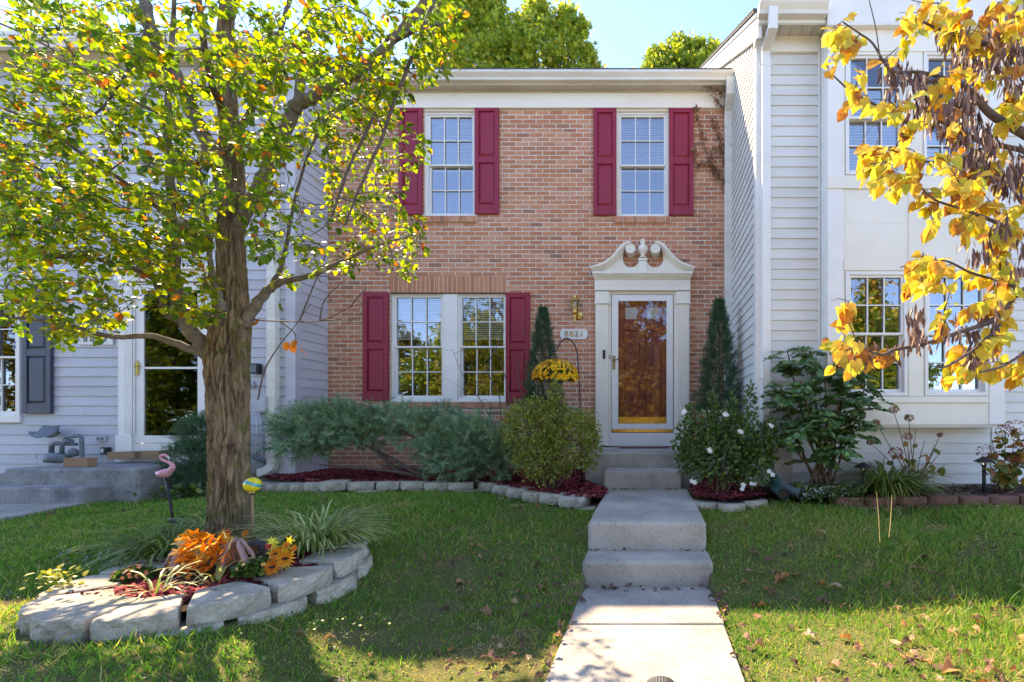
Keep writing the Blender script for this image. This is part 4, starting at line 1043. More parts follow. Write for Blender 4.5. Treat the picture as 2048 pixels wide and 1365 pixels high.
# chips
MUL = [(0, (.06,.014,.016)), (.4, (.20,.026,.034)), (.8, (.33,.05,.058)), (1, (.42,.14,.13))]
m_mulch = LM('red_mulch', MUL, trans=0, rough=.9, spec=.15)
BRN = [(0, (.05,.035,.028)), (.5, (.15,.10,.075)), (1, (.33,.24,.18))]
m_litter = LM('leaf_litter', BRN, trans=.1, rough=.85, spec=.15)
def inside(poly, x, y):
    c = False; j = len(poly)-1
    for i in range(len(poly)):
        xi, yi = poly[i]; xj, yj = poly[j]
        if (yi > y) != (yj > y) and x < (xj-xi)*(y-yi)/(yj-yi)+xi: c = not c
        j = i
    return c
def scatter_chips(name, test, zf, x0, x1, y0, y1, n, Lr, mat, tone=(0, 1), label=None):
    pos = []
    while len(pos) < n:
        x, y = rnd(x0, x1), rnd(y0, y1)
        if test(x, y): pos.append((x, y, zf(x, y)+rnd(0, .022)))
    g = NP(); ax = RNG.normal(size=(n, 3))*np.array([1, 1, .28]); nr = RNG.normal(size=(n, 3))*.35+np.array([0, 0, 1])
    L = RNG.uniform(Lr[0], Lr[1], n); g.add(CHIP, pos, ax, nr, L, RNG.uniform(tone[0], tone[1], n)**1.3, L*RNG.uniform(.5, 1.1, n))
    o = link(name, g.mesh(name), mat, kind='stuff'); return props(o, label, 'mulch')
scatter_chips('mulch', lambda x, y: inside(poly_main, x, y), mulch_z, -5.3, -.4, 4.1, 6.84, 15000, (.03, .085), m_mulch, label='shredded red mulch covering the bed before the brick wall')
scatter_chips('mulch', lambda x, y: inside(poly_side, x, y), lambda x, y: UW+.02, .4, 1.25, 4.3, 6.0, 3500, (.03, .08), m_mulch, label='shredded red mulch under the white-flowered azalea')
scatter_chips('mulch', lambda x, y: in_ring(x, y, .90), lambda x, y: bed_top(y)-.04, -3.7, -2.0, 2.2, 4.2, 5000, (.03, .08), m_mulch, (.1, 1), label='shredded red mulch inside the pear tree ring')
scatter_chips('leaf_litter', lambda x, y: True, lambda x, y: H(x, y)+.08, 1.9, 6.5, 4.58, 5.17, 5000, (.03, .09), m_litter, label='brown dry leaf litter in the bed under bay')

# ---------------------------------------------------------------- branching trees
class Skel:
    """limbs given as point lists; twigs grow to target points from the nearest node"""
    def __init__(s): s.P = []; s.R = []
    def nodes(s): return np.array(s.P)
    def add_line(s, pts, rad):
        for p, r in zip(pts, rad): s.P.append(tuple(p)); s.R.append(r)
def smooth_line(pts, rad, sub=5):
    out, ro = [], []
    n = len(pts)
    for i in range(n-1):
        p0, p1, p2, p3 = pts[max(0, i-1)], pts[i], pts[i+1], pts[min(n-1, i+2)]
        for k in range(sub):
            t = k/sub
            q = .5*((2*p1)+(p2-p0)*t+(2*p0-5*p1+4*p2-p3)*t*t+(3*p1-p0-3*p2+p3)*t**3)
            out.append(q); ro.append(rad[i]*(1-t)+rad[i+1]*t)
    out.append(pts[-1]); ro.append(rad[-1])
    return out, ro
def grow(sk, targets, mb, rmax=.010, up=.25, droop=0.0, seg=.09):
    """twig from nearest node to each target; returns the twigs"""
    tw = []
    nodes = sk.nodes(); rr = np.array(sk.R)
    d0 = [np.min(np.linalg.norm(nodes-np.array(t), axis=1)) for t in targets]
    order = np.argsort(d0)
    cap = len(nodes)+len(targets)*14; buf = np.zeros((cap, 3)); buf[:len(nodes)] = nodes; rb = np.zeros(cap); rb[:len(nodes)] = rr; m = len(nodes)
    for ti in order:
        t = np.array(targets[ti]); dd = np.linalg.norm(buf[:m]-t, axis=1); k = int(np.argmin(dd)); L = dd[k]
        if L < .06: continue
        n = max(2, int(L/seg)); a = Vector(buf[k]); b = Vector(t)
        bend = Vector((rnd(-.12, .12), rnd(-.12, .12), rnd(0, .3)*up+droop))*L
        pts = [a.lerp(b, i/n)+bend*math.sin(math.pi*i/n)+(Vector((rnd(-1, 1), rnd(-1, 1), rnd(-1, 1)))*.012 if 0 < i < n else Vector()) for i in range(n+1)]
        r0 = min(rb[k]*.75, rmax*min(1.0, .35+L*.9)); r1 = max(.0016, r0*.32)
        rad = [r0+(r1-r0)*i/n for i in range(n+1)]
        mb.tube(pts, rad, 4 if r0 < .006 else 6, cap=False)
        for i in range(1, n+1):
            if m < cap: buf[m] = pts[i]; rb[m] = max(rad[i], .0035); m += 1
        tw.append(pts)
    return tw
PET = []
STALK = ([(0,-.5,0),(0,.5,0),(1,.4,0),(1,-.4,0)], [(0,1,2),(0,2,3)])
def petioles(parent, keep, mat):
    k = [PET[i] for i in np.nonzero(keep)[0]]; g = NP(); n = len(k)
    g.add(STALK, [q[0] for q in k], [q[1] for q in k], RNG.normal(size=(n, 3)), [q[2] for q in k], .5, .0022)
    link('leaf_stalks', g.mesh('leaf_stalks'), mat, parent, kind='stuff')
def twig_leaves(tw, per, size, spread=.045, droop=.25, span=.34, jit=1.0):
    pos, ax, nr, L = [], [], [], []; PET.clear()
    for pts in tw:
        tot = len(pts)-1
        for _ in range(per if isinstance(per, int) else random.randint(*per)):
            seglen = (pts[-1]-pts[0]).length/max(1, tot); back = min(tot, span/max(seglen, .02))
            f = tot-rnd(0, back); i = max(0, min(int(f), tot-1)); q = pts[i].lerp(pts[i+1], f-i)
            d = (pts[i+1]-pts[i]).normalized()
            o = Vector((random.gauss(0, 1), random.gauss(0, 1), random.gauss(0, 1))).normalized()
            a = (d*.5+o*jit+Vector((0, 0, -droop))).normalized()
            s_ = rnd(.3, 1)*spread; pos.append(q+a*s_); ax.append(a); PET.append((tuple(q), tuple(a), s_))
            nr.append(Vector((random.gauss(0, .55), random.gauss(0, .55)-.25, 1))); L.append(rnd(*size))
    return np.array([tuple(p) for p in pos]), np.array([tuple(p) for p in ax]), np.array([tuple(p) for p in nr]), np.array(L)
def in_frame(p, m=20):
    if p[1] < .3: return False
    a, b = pix(p); return -m < a < 2048+m and -m < b < 1365+m
def leaf_crown(parent, name, leafname, tmpl, pos, ax, nr, L, tone, m_attr, m_obj, nsing=300, label=None, W=None):
    """the leaves that show largest become single parts, the rest one mesh"""
    sc = np.array([(L[i]/max(p[1], .3) if in_frame(p, -4) else 0) for i, p in enumerate(pos)])
    order = np.argsort(-sc); big, rest = order[:nsing], order[nsing:]
    g = NP(); g.add(tmpl, pos[rest], ax[rest], nr[rest], L[rest], tone[rest], None if W is None else W[rest])
    cr = link(name, g.mesh(name), m_attr, parent, kind='stuff'); props(cr, label)
    me = tmpl_mesh(leafname, tmpl, m_obj)
    for i in big:
        o = bpy.data.objects.new(leafname, me); COL.objects.link(o); o.parent = cr
        o.matrix_basis = mat_from(pos[i], ax[i], nr[i], L[i]); o.color = (float(tone[i]), 0, 0, 1)
    return cr
def bark_trunk(pts, rad, n=170, amp=.045, sub=22):
    """trunk with deep vertical bark ridges as geometry"""
    P_, R_ = smooth_line(pts, rad, sub); mb = MB(); vs = []
    for i, (p, r) in enumerate(zip(P_, R_)):
        for j in range(n):
            a = 2*math.pi*j/n; c, s_ = math.cos(a), math.sin(a)
            q = Vector((c*r*36, s_*r*36, p.z*4.2)); f1 = abs(noise.noise(q)+.35*noise.noise(q*2.7+Vector((9, 3, 0)))); f2 = abs(noise.noise(Vector((c*r*60, s_*r*60, p.z*9))))
            rid = min(1, f1/.22)*.75+min(1, f2/.25)*.25
            q2 = Vector((c*2.1, s_*2.1, p.z*1.7)); lump = noise.noise(q2)
            rr = r*(1+.06*lump)+amp*min(1, r/.12)*(rid-.8)+(.05*max(0, .48-p.z)/.2 if p.z < .48 else 0)*(.6+.5*math.sin(a*5+1))
            vs.append((p.x+c*rr, p.y+s_*rr, p.z))
    m = len(P_); mb.add(vs, [(i*n+j, i*n+(j+1) % n, (i+1)*n+(j+1) % n, (i+1)*n+j) for i in range(m-1) for j in range(n)])
    return mb
def poly_rand(polys):
    """random pixel in weighted polygons"""
    tot = sum(w_ for _, w_ in polys); r = rnd(0, tot)
    for pl, w_ in polys:
        r -= w_
        if r <= 0: break
    xs = [q[0] for q in pl]; ys = [q[1] for q in pl]
    while True:
        x, y = rnd(min(xs), max(xs)), rnd(min(ys), max(ys))
        if inside(pl, x, y): return x, y

# ---- callery pear
TY = 3.15; WK = .67     # the trunk stands far off the lens axis, which widens it in the picture
pt = thing('pear_tree', (X_(457, TY), TY, .33), 'pear tree with rough ridged trunk and yellow-green leaves in stone ring', 'tree')
def L_(pts): return [P(a, b, TY+dy) for a, b, dy, *_ in pts], [q[3]/2*TY/F*WK for q in pts]
tp, tr = L_([(458,1105,0,108),(459,1070,0,98),(459,1000,0,92),(459,900,0,90),(457,800,0,92),(455,720,0,98),(462,650,0,90),(464,560,.02,68),(462,470,.03,64),(466,380,.05,58),(462,290,.06,50),(455,200,.07,44),(450,100,.08,40),(455,0,.08,34)])
tp[0].z = .24
mk('trunk', bark_trunk(tp, tr), m_bark, pt, smooth=True)
limbs = [
 [(440,735,0,44),(405,690,-.03,42),(368,645,-.05,36),(352,590,-.06,30),(345,500,-.06,27),(343,420,-.02,24),(338,320,0,20),(335,200,.05,16),(345,60,.1,12),(350,-80,.1,8)],
 [(420,715,-.02,30),(360,690,-.08,22),(300,672,-.16,16),(230,674,-.25,13),(150,655,-.36,10),(70,640,-.45,7),(20,636,-.5,4)],
 [(372,650,-.05,20),(335,625,-.10,18),(318,580,-.12,15),(300,540,-.15,13),(292,470,-.15,11),(285,400,-.1,8)],
 [(420,655,0,24),(365,602,-.05,20),(310,560,-.1,17),(240,528,-.2,15),(150,514,-.3,13),(60,512,-.4,11),(-60,500,-.5,8),(-200,470,-.6,5)],
 [(446,620,-.1,26),(432,580,-.15,18),(422,540,-.2,14),(418,480,-.25,12),(410,420,-.3,9),(400,340,-.3,6)],
 [(490,650,0,34),(512,610,-.02,28),(535,582,-.03,24),(572,562,-.05,18),(620,552,-.1,14),(690,520,-.15,10),(760,490,-.2,7),(830,470,-.22,4)],
 [(535,582,0,14),(560,540,.05,11),(575,480,.1,10),(590,400,.12,8),(620,300,.15,7),(660,230,.18,5)],
 [(464,420,.03,30),(430,320,.08,38),(388,225,.12,38),(350,150,.18,36),(315,90,.22,34),(292,20,.25,32),(275,-60,.3,26),(250,-260,.4,12)],
 [(300,60,.2,20),(250,150,.0,8),(200,220,-.2,6),(120,260,-.4,4)],
 [(468,470,.02,30),(512,388,-.05,34),(545,318,-.08,34),(572,255,-.1,32),(592,215,-.1,32),(640,185,-.12,30),(690,160,-.15,28),(740,125,-.18,26),(790,75,-.2,24),(830,30,-.2,22),(880,-40,-.25,16),(950,-160,-.3,8)],
 [(592,225,-.1,26),(600,170,-.08,24),(608,120,-.05,22),(616,70,-.02,20),(620,62,0,10)],
 [(790,80,-.2,14),(860,50,-.3,9),(900,60,-.35,5)],
 [(735,130,-.2,10),(760,180,-.4,8),(735,260,-.5,7),(700,330,-.55,6),(665,430,-.6,5)],
 [(880,-30,-.3,11),(830,100,-.5,9),(790,200,-.6,8),(762,280,-.65,7),(735,340,-.66,6),(690,450,-.68,4)],
 [(455,30,0,36),(470,-120,.05,26),(460,-320,.1,16),(470,-560,.1,6)],
 [(460,300,0,22),(520,180,.3,18),(560,60,.5,14),(620,-120,.6,10)],
 [(458,260,0,20),(420,150,-.4,16),(400,20,-.6,12),(380,-140,-.7,8)],
 [(330,230,.05,16),(240,190,.15,11),(140,120,.25,9),(30,60,.35,7),(-120,0,.45,5)],
 [(345,440,-.05,14),(270,380,-.2,11),(180,320,-.35,9),(80,250,-.5,7),(-40,200,-.6,5)],
 [(290,545,.1,12),(200,450,.0,10),(110,360,-.1,8),(20,310,-.2,6),(-80,280,-.3,4)]]
sk = Skel(); sk.add_line(tp[6:], [.02]*len(tp[6:]))
for lb in limbs:
    a, b = L_(lb); a, b = smooth_line(a, b, 5)
    if b[0] > .012:
        for q in range(1, len(a)-1): a[q] = a[q]+Vector((rnd(-1, 1), rnd(-1, 1), rnd(-1, 1)))*b[q]*.25
    mk('limb', MB().tube(a, b, 12 if b[0] > .03 else 8), m_limb if b[0] > .028 else m_twig, pt, smooth=True)
    sk.add_line(a[2:], [max(r, .004) for r in b[2:]])
dense = [([(0,0),(925,0),(905,90),(895,170),(850,250),(700,300),(640,330),(560,350),(520,440),(420,450),(300,430),(150,430),(0,420)], 1.0)]
targets = []
ZN = [([(0,0),(930,0),(915,95),(880,190),(830,230),(700,260),(600,280),(520,330),(420,360),(300,400),(150,430),(0,430)], 300),
      ([(0,380),(300,390),(430,370),(430,500),(340,540),(200,520),(0,520)], 120),
      ([(0,500),(350,520),(330,600),(240,665),(120,700),(40,690),(0,660)], 60),
      ([(520,290),(620,270),(640,400),(600,560),(520,600),(500,450)], 26),
      ([(560,470),(700,480),(780,540),(700,560),(600,580)], 12),
      ([(640,260),(800,230),(860,250),(850,350),(825,410),(860,470),(855,545),(780,555),(700,535),(650,440)], 62),
      ([(300,560),(420,520),(440,640),(380,660),(330,620)], 16)]
for _ in range(1300):
    a, b = poly_rand(ZN)
    cx_ = (a-455)/470; Yr = 1.12*math.sqrt(max(.1, 1-min(.9, cx_*cx_)))
    Y = TY + rnd(-Yr, Yr*.5)
    if a < 430 and b > 420: Y = TY-rnd(.05, .85)
    if a > 640 and b > 230: Y = TY + rnd(-.5, .9)
    if a > 830: Y = TY-rnd(.0, .9)
    targets.append(tuple(P(a, b, Y)))
while len(targets) < 1300+260:
    u = unit(1)[0]*rnd(.2, 1)**.4; q = Vector((-2.95+u[0]*1.9, 2.95+u[1]*1.25, 4.2+u[2]*2.2))
    a, b = pix(q)
    if (b < -30 or a < -30) and q.y > 1.7 and q.y < 5.2 and q.z > 2.2: targets.append(tuple(q))
mbt = MB(); tw = grow(sk, targets, mbt, .011)
for _ in range(2):                                             # bare side shoots
    ex = []
    for pts in random.sample(tw, 260):
        q = pts[len(pts)//2]; ex.append(tuple(q+Vector((rnd(-1, 1), rnd(-1, 1), rnd(-.4, 1)))*.16))
    sk2 = Skel(); 
    for pts in tw: sk2.add_line(pts, [.004]*len(pts))
    grow(sk2, ex[:250], mbt, .004)
link('twigs', mesh_of('twigs', mbt, fix=False), m_twig, pt, kind='stuff')
pos, ax, nr, L = twig_leaves(tw, (11, 17), (.030, .051), .045)
OUT = [(-400,-900),(945,-900),(935,0),(915,90),(905,170),(862,245),(872,345),(835,415),(868,480),(862,562),(775,575),(700,548),(640,545),(585,590),(520,600),(470,690),(400,690),(330,640),(250,665),(140,705),(40,700),(-10,670),(-400,650)]
keep = []
for p in pos:
    a, b = pix(p); ok = inside(OUT, a, b)
    if ok and 560 < a < 650 and 330 < b < 545: ok = random.random() < .3
    if ok and b > 470 and a < 330: ok = random.random() < .75
    if ok and a > 640 and b > 250: ok = random.random() < .62
    keep.append(ok)
keep = np.array(keep); petioles(pt, keep, m_twig); pos, ax, nr, L = pos[keep], ax[keep], nr[keep], L[keep]
tone = RNG.normal(.44, .17, len(pos)).clip(0, .72)
o_ = RNG.random(len(pos)); tone[o_ < .055] = RNG.uniform(.8, 1.0, (o_ < .055).sum())
low_ = np.array([pix(p)[1] > 480 and pix(p)[0] < 420 for p in pos]); tone[low_] = np.where(tone[low_] > .78, tone[low_], (tone[low_]+.06).clip(0, .70))
PEAR = [(0, (.030,.085,.018)), (.3, (.085,.17,.016)), (.55, (.22,.29,.018)), (.72, (.40,.36,.02)), (.84, (.46,.19,.02)), (1, (.36,.075,.02))]
pa, pb = LM('pear_leaf', PEAR, 'attr', .6, .4, .3, 1.9), LM('pear_leaf_single', PEAR, 'obj', .6, .4, .3, 1.9)
leaf_crown(pt, 'crown', 'leaf', LEAF, pos, ax, nr, L, tone, pa, pb)
# a few rust coloured leaves dangling from a bare shoot at the trunk
mbt = MB()
for pl in ([(505,640,0),(560,643,-.05),(640,642,-.1),(700,615,-.15),(745,600,-.2)], [(640,642,-.1),(690,640,-.1),(720,650,-.12)], [(600,640,-.05),(632,560,-.1),(655,500,-.1)], [(516,800,-.15),(530,740,-.15),(560,690,-.14),(592,650,-.12),(620,610,-.1)], [(560,643,-.05),(590,668,-.06),(588,690,-.06)], [(700,615,-.15),(720,590,-.2),(735,575,-.2)], [(640,642,-.1),(650,600,-.1),(690,560,-.12)]):
    a = [P(q[0], q[1], TY+q[2]) for q in pl]; a, b = smooth_line(a, [.0055-.0036*i/(len(a)-1) for i in range(len(a))], 4); mbt.tube(a, b, 5, cap=False)
mk('bare_shoot', mbt, m_twig, pt)
g = NP(); cl = [(585,688,-.06),(592,680,-.06),(600,694,-.05),(574,684,-.06),(560,605,-.2),(515,640,-.3),(548,560,-.1)]
n_ = len(cl); g.add(LEAF, [tuple(P(q[0], q[1], TY+q[2])) for q in cl], RNG.normal(size=(n_, 3))*.5+np.array([0, 0, -1]), RNG.normal(size=(n_, 3))+np.array([0, -1.5, 0]), .065, [.93, .9, .96, .92, .2, .9, .6])
link('dangling_leaves', g.mesh('dangling_leaves'), LM('dry_pear_leaf', PEAR, trans=.15, rough=.6), pt, kind='stuff')

# ---- redbud reaching in from the right
RY = 2.5
rt = thing('redbud_tree', (2.75, 2.75, .0), 'redbud tree with yellow heart leaves and clusters of dark seed pods', 'tree')
def LR(pts): return [P(a, b, RY+dy) for a, b, dy, *_ in pts], [q[3]/2*RY/F*.72 for q in pts]
tp, tr = LR([(2330,1290,.15,120),(2325,1100,.15,104),(2310,900,.15,96),(2300,720,.15,90),(2280,560,.15,84),(2265,420,.12,76),(2250,280,.12,66),(2230,120,.12,54),(2200,-60,.1,40),(2150,-240,.1,24)])
tp[0].z = -.05
mk('trunk', bark_trunk(tp, tr, 40, .012, 8), m_twig2, rt, smooth=True)
limbs = [
 [(2285,600,.15,40),(2180,590,.0,26),(2048,582,-.1,20),(1992,637,-.12,14),(1920,664,-.15,12),(1849,688,-.18,10),(1790,700,-.2,8),(1764,710,-.22,7),(1735,700,-.24,5),(1713,684,-.25,4)],
 [(2265,420,.12,40),(2150,330,0,30),(2048,268,-.05,24),(1981,228,-.08,20),(1943,185,-.1,15),(1900,160,-.12,12),(1850,165,-.15,9)],
 [(2160,335,0,18),(2060,305,.1,14),(1957,281,.12,14),(1905,255,.1,12),(1860,235,.08,9),(1817,246,.05,9),(1780,228,.0,8),(1741,205,-.02,6),(1700,182,-.04,5),(1659,144,-.05,3)],
 [(2240,200,.12,32),(2150,140,.05,20),(2048,103,.0,14),(1940,82,-.05,9),(1880,60,-.08,7),(1846,44,-.1,5)],
 [(1900,160,-.12,10),(1840,145,-.1,8),(1782,141,-.08,6),(1746,88,-.1,5),(1720,68,-.1,4),(1685,44,-.12,3)],
 [(1960,300,.1,12),(1920,318,.05,9),(1861,325,0,7),(1820,312,-.05,5),(1787,302,-.08,4)],
 [(2150,500,.1,18),(2050,470,.0,12),(1980,440,-.1,9),(1930,420,-.15,7),(1870,400,-.2,5),(1830,362,-.22,4)],
 [(2048,582,-.1,10),(1990,560,.05,8),(1940,545,.1,7),(1880,520,.1,5),(1800,535,.1,3)],
 [(2000,650,-.1,9),(1960,690,-.2,7),(1900,730,-.3,6),(1870,735,-.3,4)],
 [(2220,60,.1,24),(2120,10,.0,14),(2000,-20,-.1,10),(1900,-60,-.1,6)],
 [(2150,600,.0,14),(2080,680,-.2,9),(2010,730,-.3,7),(1960,745,-.35,4)],
 [(1760,120,-.1,4),(1752,60,-.1,3),(1738,0,-.12,2.5)]]
sk = Skel()
for lb in limbs:
    a, b = LR(lb); a, b = smooth_line(a, b, 5)
    mk('limb', MB().tube(a, b, 8), m_twig2, rt, smooth=True); sk.add_line(a[3:], [max(r, .004) for r in b[3:]])
ZN = [([(1650,150),(1720,160),(1850,240),(1860,330),(1780,335),(1700,320)], 20), ([(1660,40),(1720,20),(1760,90),(1740,130),(1660,130)], 15), ([(1790,0),(2048,0),(2048,130),(1900,110),(1800,70)], 44),
      ([(1780,100),(2048,150),(2048,420),(1900,400),(1800,350)], 40), ([(1700,300),(1850,330),(1830,390),(1720,380)], 16), ([(1820,360),(2048,330),(2048,480),(1850,480)], 30),
      ([(1770,520),(1880,490),(2048,450),(2048,640),(1920,640),(1780,560)], 56), ([(1650,670),(1750,680),(1770,740),(1690,760),(1650,730)], 16), ([(1860,690),(2048,650),(2048,760),(1880,765)], 34), ([(1660,600),(1700,600),(1700,650),(1660,650)], 3)]
targets = []
for _ in range(255):
    a, b = poly_rand(ZN); targets.append(tuple(P(a, b, RY+rnd(-.35, .4))))
while len(targets) < 255+110:
    u = unit(1)[0]*rnd(.3, 1); q = Vector((3.2+u[0]*1.3, 2.7+u[1]*1.0, 3.1+u[2]*1.6)); a, b = pix(q)
    if a > 2070 or b < -20: targets.append(tuple(q))
mbt = MB(); tw = grow(sk, targets, mbt, .007)
link('twigs', mesh_of('twigs', mbt, fix=False), m_twig2, rt, kind='stuff')
pos, ax, nr, L = twig_leaves(tw, (6, 9), (.044, .074), .042, .9, .22, .8)
OUTR = [(1640,-600),(4000,-600),(4000,800),(2048,770),(1960,745),(1890,770),(1850,745),(1760,770),(1640,770),(1640,640),(1710,590),(1760,545),(1790,490),(1820,440),(1790,390),(1700,350),(1680,300),(1760,285),(1790,250),(1700,230),(1640,200)]
keep = np.array([inside(OUTR, *pix(p)) and not (1655 < pix(p)[0] < 1800 and 100 < pix(p)[1] < 250 and random.random() < .5) for p in pos])
petioles(rt, keep, m_twig2)
pos, ax, nr, L = pos[keep], ax[keep], nr[keep], L[keep]
nr = nr*np.array([1, 1, .3])+np.array([0, -.8, .2])
tone = RNG.beta(1.5, 1.9, len(pos)); RB_ = [(0, (.34,.40,.07)), (.2, (.60,.56,.09)), (.45, (.74,.58,.11)), (.65, (.68,.38,.07)), (.82, (.44,.17,.05)), (1, (.18,.075,.05))]
ra, rb_ = LM('redbud_leaf', RB_, 'attr', .45, .65, .15, 1.35, .5), LM('redbud_leaf_single', RB_, 'obj', .45, .65, .15, 1.35, .5)
leaf_crown(rt, 'crown', 'leaf', HEART, pos, ax, nr, L, tone, ra, rb_)
# pods in hanging bunches along the wood
PZ = [([(1745,90),(1800,150),(1860,240),(1900,270),(1850,250),(1770,160)], 10), ([(1800,130),(1960,180),(2000,300),(1930,290),(1840,250)], 40), ([(1880,40),(2048,80),(2048,200),(1960,150),(1890,100)], 34), ([(1960,290),(2048,290),(2048,370),(1960,360),(1900,300)], 26), ([(1920,470),(2048,430),(2048,540),(1930,520)], 12), ([(1820,600),(1860,640),(1850,690),(1810,690)], 9), ([(1690,690),(1790,690),(1790,715),(1690,705)], 10), ([(1880,640),(2000,590),(2000,640),(1890,680)], 12), ([(1920,690),(1980,680),(1980,720),(1930,730)], 6)]
pp, pd, pn, pl_ = [], [], [], []
for _ in range(300):
    a, b = poly_rand(PZ); c = P(a, b, RY+rnd(-.25, .3))
    for k in range(random.randint(4, 9)):
        pp.append(tuple(c+Vector((rnd(-.035, .035), rnd(-.035, .035), rnd(-.03, .03))))); pd.append((random.gauss(0, .22), random.gauss(0, .22), -1)); pn.append((random.gauss(0, 1), random.gauss(-.5, 1), 0)); pl_.append(rnd(.055, .09))
pp, pd, pn, pl_ = map(np.array, (pp, pd, pn, pl_))
PODS = [(0, (.085,.042,.038)), (.6, (.19,.10,.08)), (1, (.42,.28,.21))]
leaf_crown(rt, 'seed_pods', 'seed_pod', POD, pp, pd, pn, pl_, RNG.random(len(pp)), LM('seed_pod', PODS, 'attr', .06, .5, .4), LM('seed_pod_single', PODS, 'obj', .06, .5, .4))
# ---------------------------------------------------------------- shrubs and flowers
def ground_at(px_, py_, zf):
    Y = 4.0
    for _ in range(40): Y = (EYE-zf(X_(px_, Y), Y))*F/(py_-CY)
    return Vector((X_(px_, Y), Y, zf(X_(px_, Y), Y)))
def ell_points(ells, n, shell=.55):
    """points in ellipsoids given as (px, py, rx px, ry px, Y, depth radius m)"""
    wts = np.array([e_[2]*e_[3] for e_ in ells], float); wts /= wts.sum(); out, nrm = [], []
    for k, e_ in enumerate(ells):
        m = int(n*wts[k]); u = unit(m); r = RNG.uniform(shell**3, 1, m)**(1/3)
        bump_ = 1+.16*np.sin(u[:, 0]*7+k)*np.cos(u[:, 2]*6+2*k)+.10*np.sin(u[:, 1]*13+u[:, 0]*9)
        c = P(e_[0], e_[1], e_[4]); rx, rz = e_[2]*e_[4]/F, e_[3]*e_[4]/F
        out.append(np.array(c)+u*np.array([rx, e_[5], rz])*(r*bump_)[:, None]); nrm.append(u)
    return np.concatenate(out), np.concatenate(nrm)
def bush(name, label, cat, base, ells, n, tmpl, size, mat, tone, shell=.55, stems=5, upb=.4, wr=1.0, flat=.5, zmin=.42, partname='foliage', stemr=.012, dk=True):
    t = thing(name, base, label, cat)
    pos, u = ell_points(ells, n, shell)
    ok = pos[:, 2] > zmin; pos, u = pos[ok], u[ok]; m = len(pos)
    ax = u+RNG.normal(size=(m, 3))*.7+np.array([0, 0, upb]); nr = u*flat+RNG.normal(size=(m, 3))*.6+np.array([0, -.15, .6])
    L = RNG.uniform(size[0], size[1], m); tn = RNG.normal(tone, .17, m).clip(0, 1)
    g = NP(); g.add(tmpl, pos, ax, nr, L, tn, L*wr)
    link(partname, g.mesh(partname), mat, t, kind='stuff')
    for i in range(stems):
        j = random.randrange(m); q = Vector(pos[j]); b = Vector(base)+Vector((rnd(-.06, .06), rnd(-.05, .05), 0)); mid = b.lerp(q, .5)+Vector((rnd(-.05, .05), rnd(-.05, .05), .04))
        a, r = smooth_line([b, mid, q], [stemr, stemr*.7, stemr*.3], 5); mk('stem', MB().tube(a, r, 6), m_stem, t, smooth=True)
    return t, pos
GRN = [(0, (.018,.045,.012)), (.35, (.05,.115,.024)), (.7, (.11,.19,.036)), (1, (.24,.27,.055))]
YG = [(0, (.045,.08,.014)), (.35, (.13,.18,.028)), (.7, (.25,.29,.045)), (1, (.40,.36,.07))]
BLU = [(0, (.03,.07,.038)), (.35, (.095,.19,.11)), (.7, (.20,.35,.195)), (1, (.36,.49,.29))]
CON = [(0, (.016,.05,.026)), (.5, (.045,.12,.058)), (1, (.11,.22,.10))]
m_grn, m_yg, m_blu, m_con = LM('dark_leaf', GRN, trans=.3, spec=.5), LM('yellow_green_leaf', YG, trans=.3, spec=.5), LM('juniper_needle', BLU, trans=.15, rough=.7), LM('spruce_needle', CON, trans=.1, rough=.7)
SPRAY = ([], [])
def spray_template(k, seed):
    """feathery conifer spray: short needles on a curved axis"""
    r = random.Random(seed); V, Fc = [], []
    for i in range(k):
        t = i/(k-1); side = -1 if i % 2 else 1; l = .42*(1-.55*t); a = r.uniform(.45, .95)
        o = (t*.75, 0, .12*math.sin(t*2)); d = (math.cos(a)*l, math.sin(a)*l*side, r.uniform(-.12, .16)); wv = .045
        b = len(V); V += [(o[0]-wv, o[1], o[2]), (o[0]+wv, o[1], o[2]), (o[0]+d[0], o[1]+d[1], o[2]+d[2])]; Fc.append((b, b+1, b+2))
    return (V, Fc)
SP = spray_template(13, 3); SP2 = spray_template(9, 5)
jb = (X_(870, 5.75), 5.75, .43)
jn, _ = bush('spreading_juniper', 'wide blue-green spreading juniper under the ground floor window', 'shrub', jb,
     [(635,856,82,46,5.75,.30),(600,885,52,36,5.7,.2),(690,832,58,26,5.8,.25),(720,862,60,34,5.75,.28),(790,842,60,32,5.8,.3),(850,868,55,36,5.7,.28),(905,905,70,50,5.55,.30),(960,900,62,58,5.55,.3),(1000,905,32,46,5.5,.25),(885,842,42,24,5.95,.2),(930,870,50,30,5.6,.2)],
     3700, SP, (.11, .22), m_blu, .60, .3, 0, .55, 1.0)
for pl in ([(885,985),(840,950),(760,905),(700,880),(650,870)], [(885,985),(800,945),(700,935),(640,930)], [(900,985),(880,930),(850,890),(800,860)], [(910,985),(940,930),(970,890)], [(890,985),(830,940),(760,930)], [(800,945),(750,900),(745,870)]):
    a = [P(q[0], q[1], 5.72+rnd(-.06, .06)) for q in pl]; a[0].z = max(a[0].z, .40); a, r = smooth_line(a, [.028-.02*i/(len(a)-1) for i in range(len(a))], 5); mk('branch', MB().tube(a, r, 8), m_twig, jn, smooth=True)
bb = (X_(1100, 5.0), 5.05, .42)
bush('rounded_evergreen_shrub', 'bushy yellow-green evergreen shrub below the hanging mum basket', 'shrub', bb,
     [(1062,872,55,78,4.95,.30),(1040,850,38,45,5.0,.2),(1095,850,48,60,5.05,.26),(1145,882,58,66,4.95,.30),(1168,860,30,40,5.0,.2),(1090,915,60,50,4.9,.28),(1110,800,16,44,5.05,.10),(1180,900,22,44,4.95,.16)], 8200, LEAF, (.024, .042), m_yg, .55, .55, 14, .5, .8)
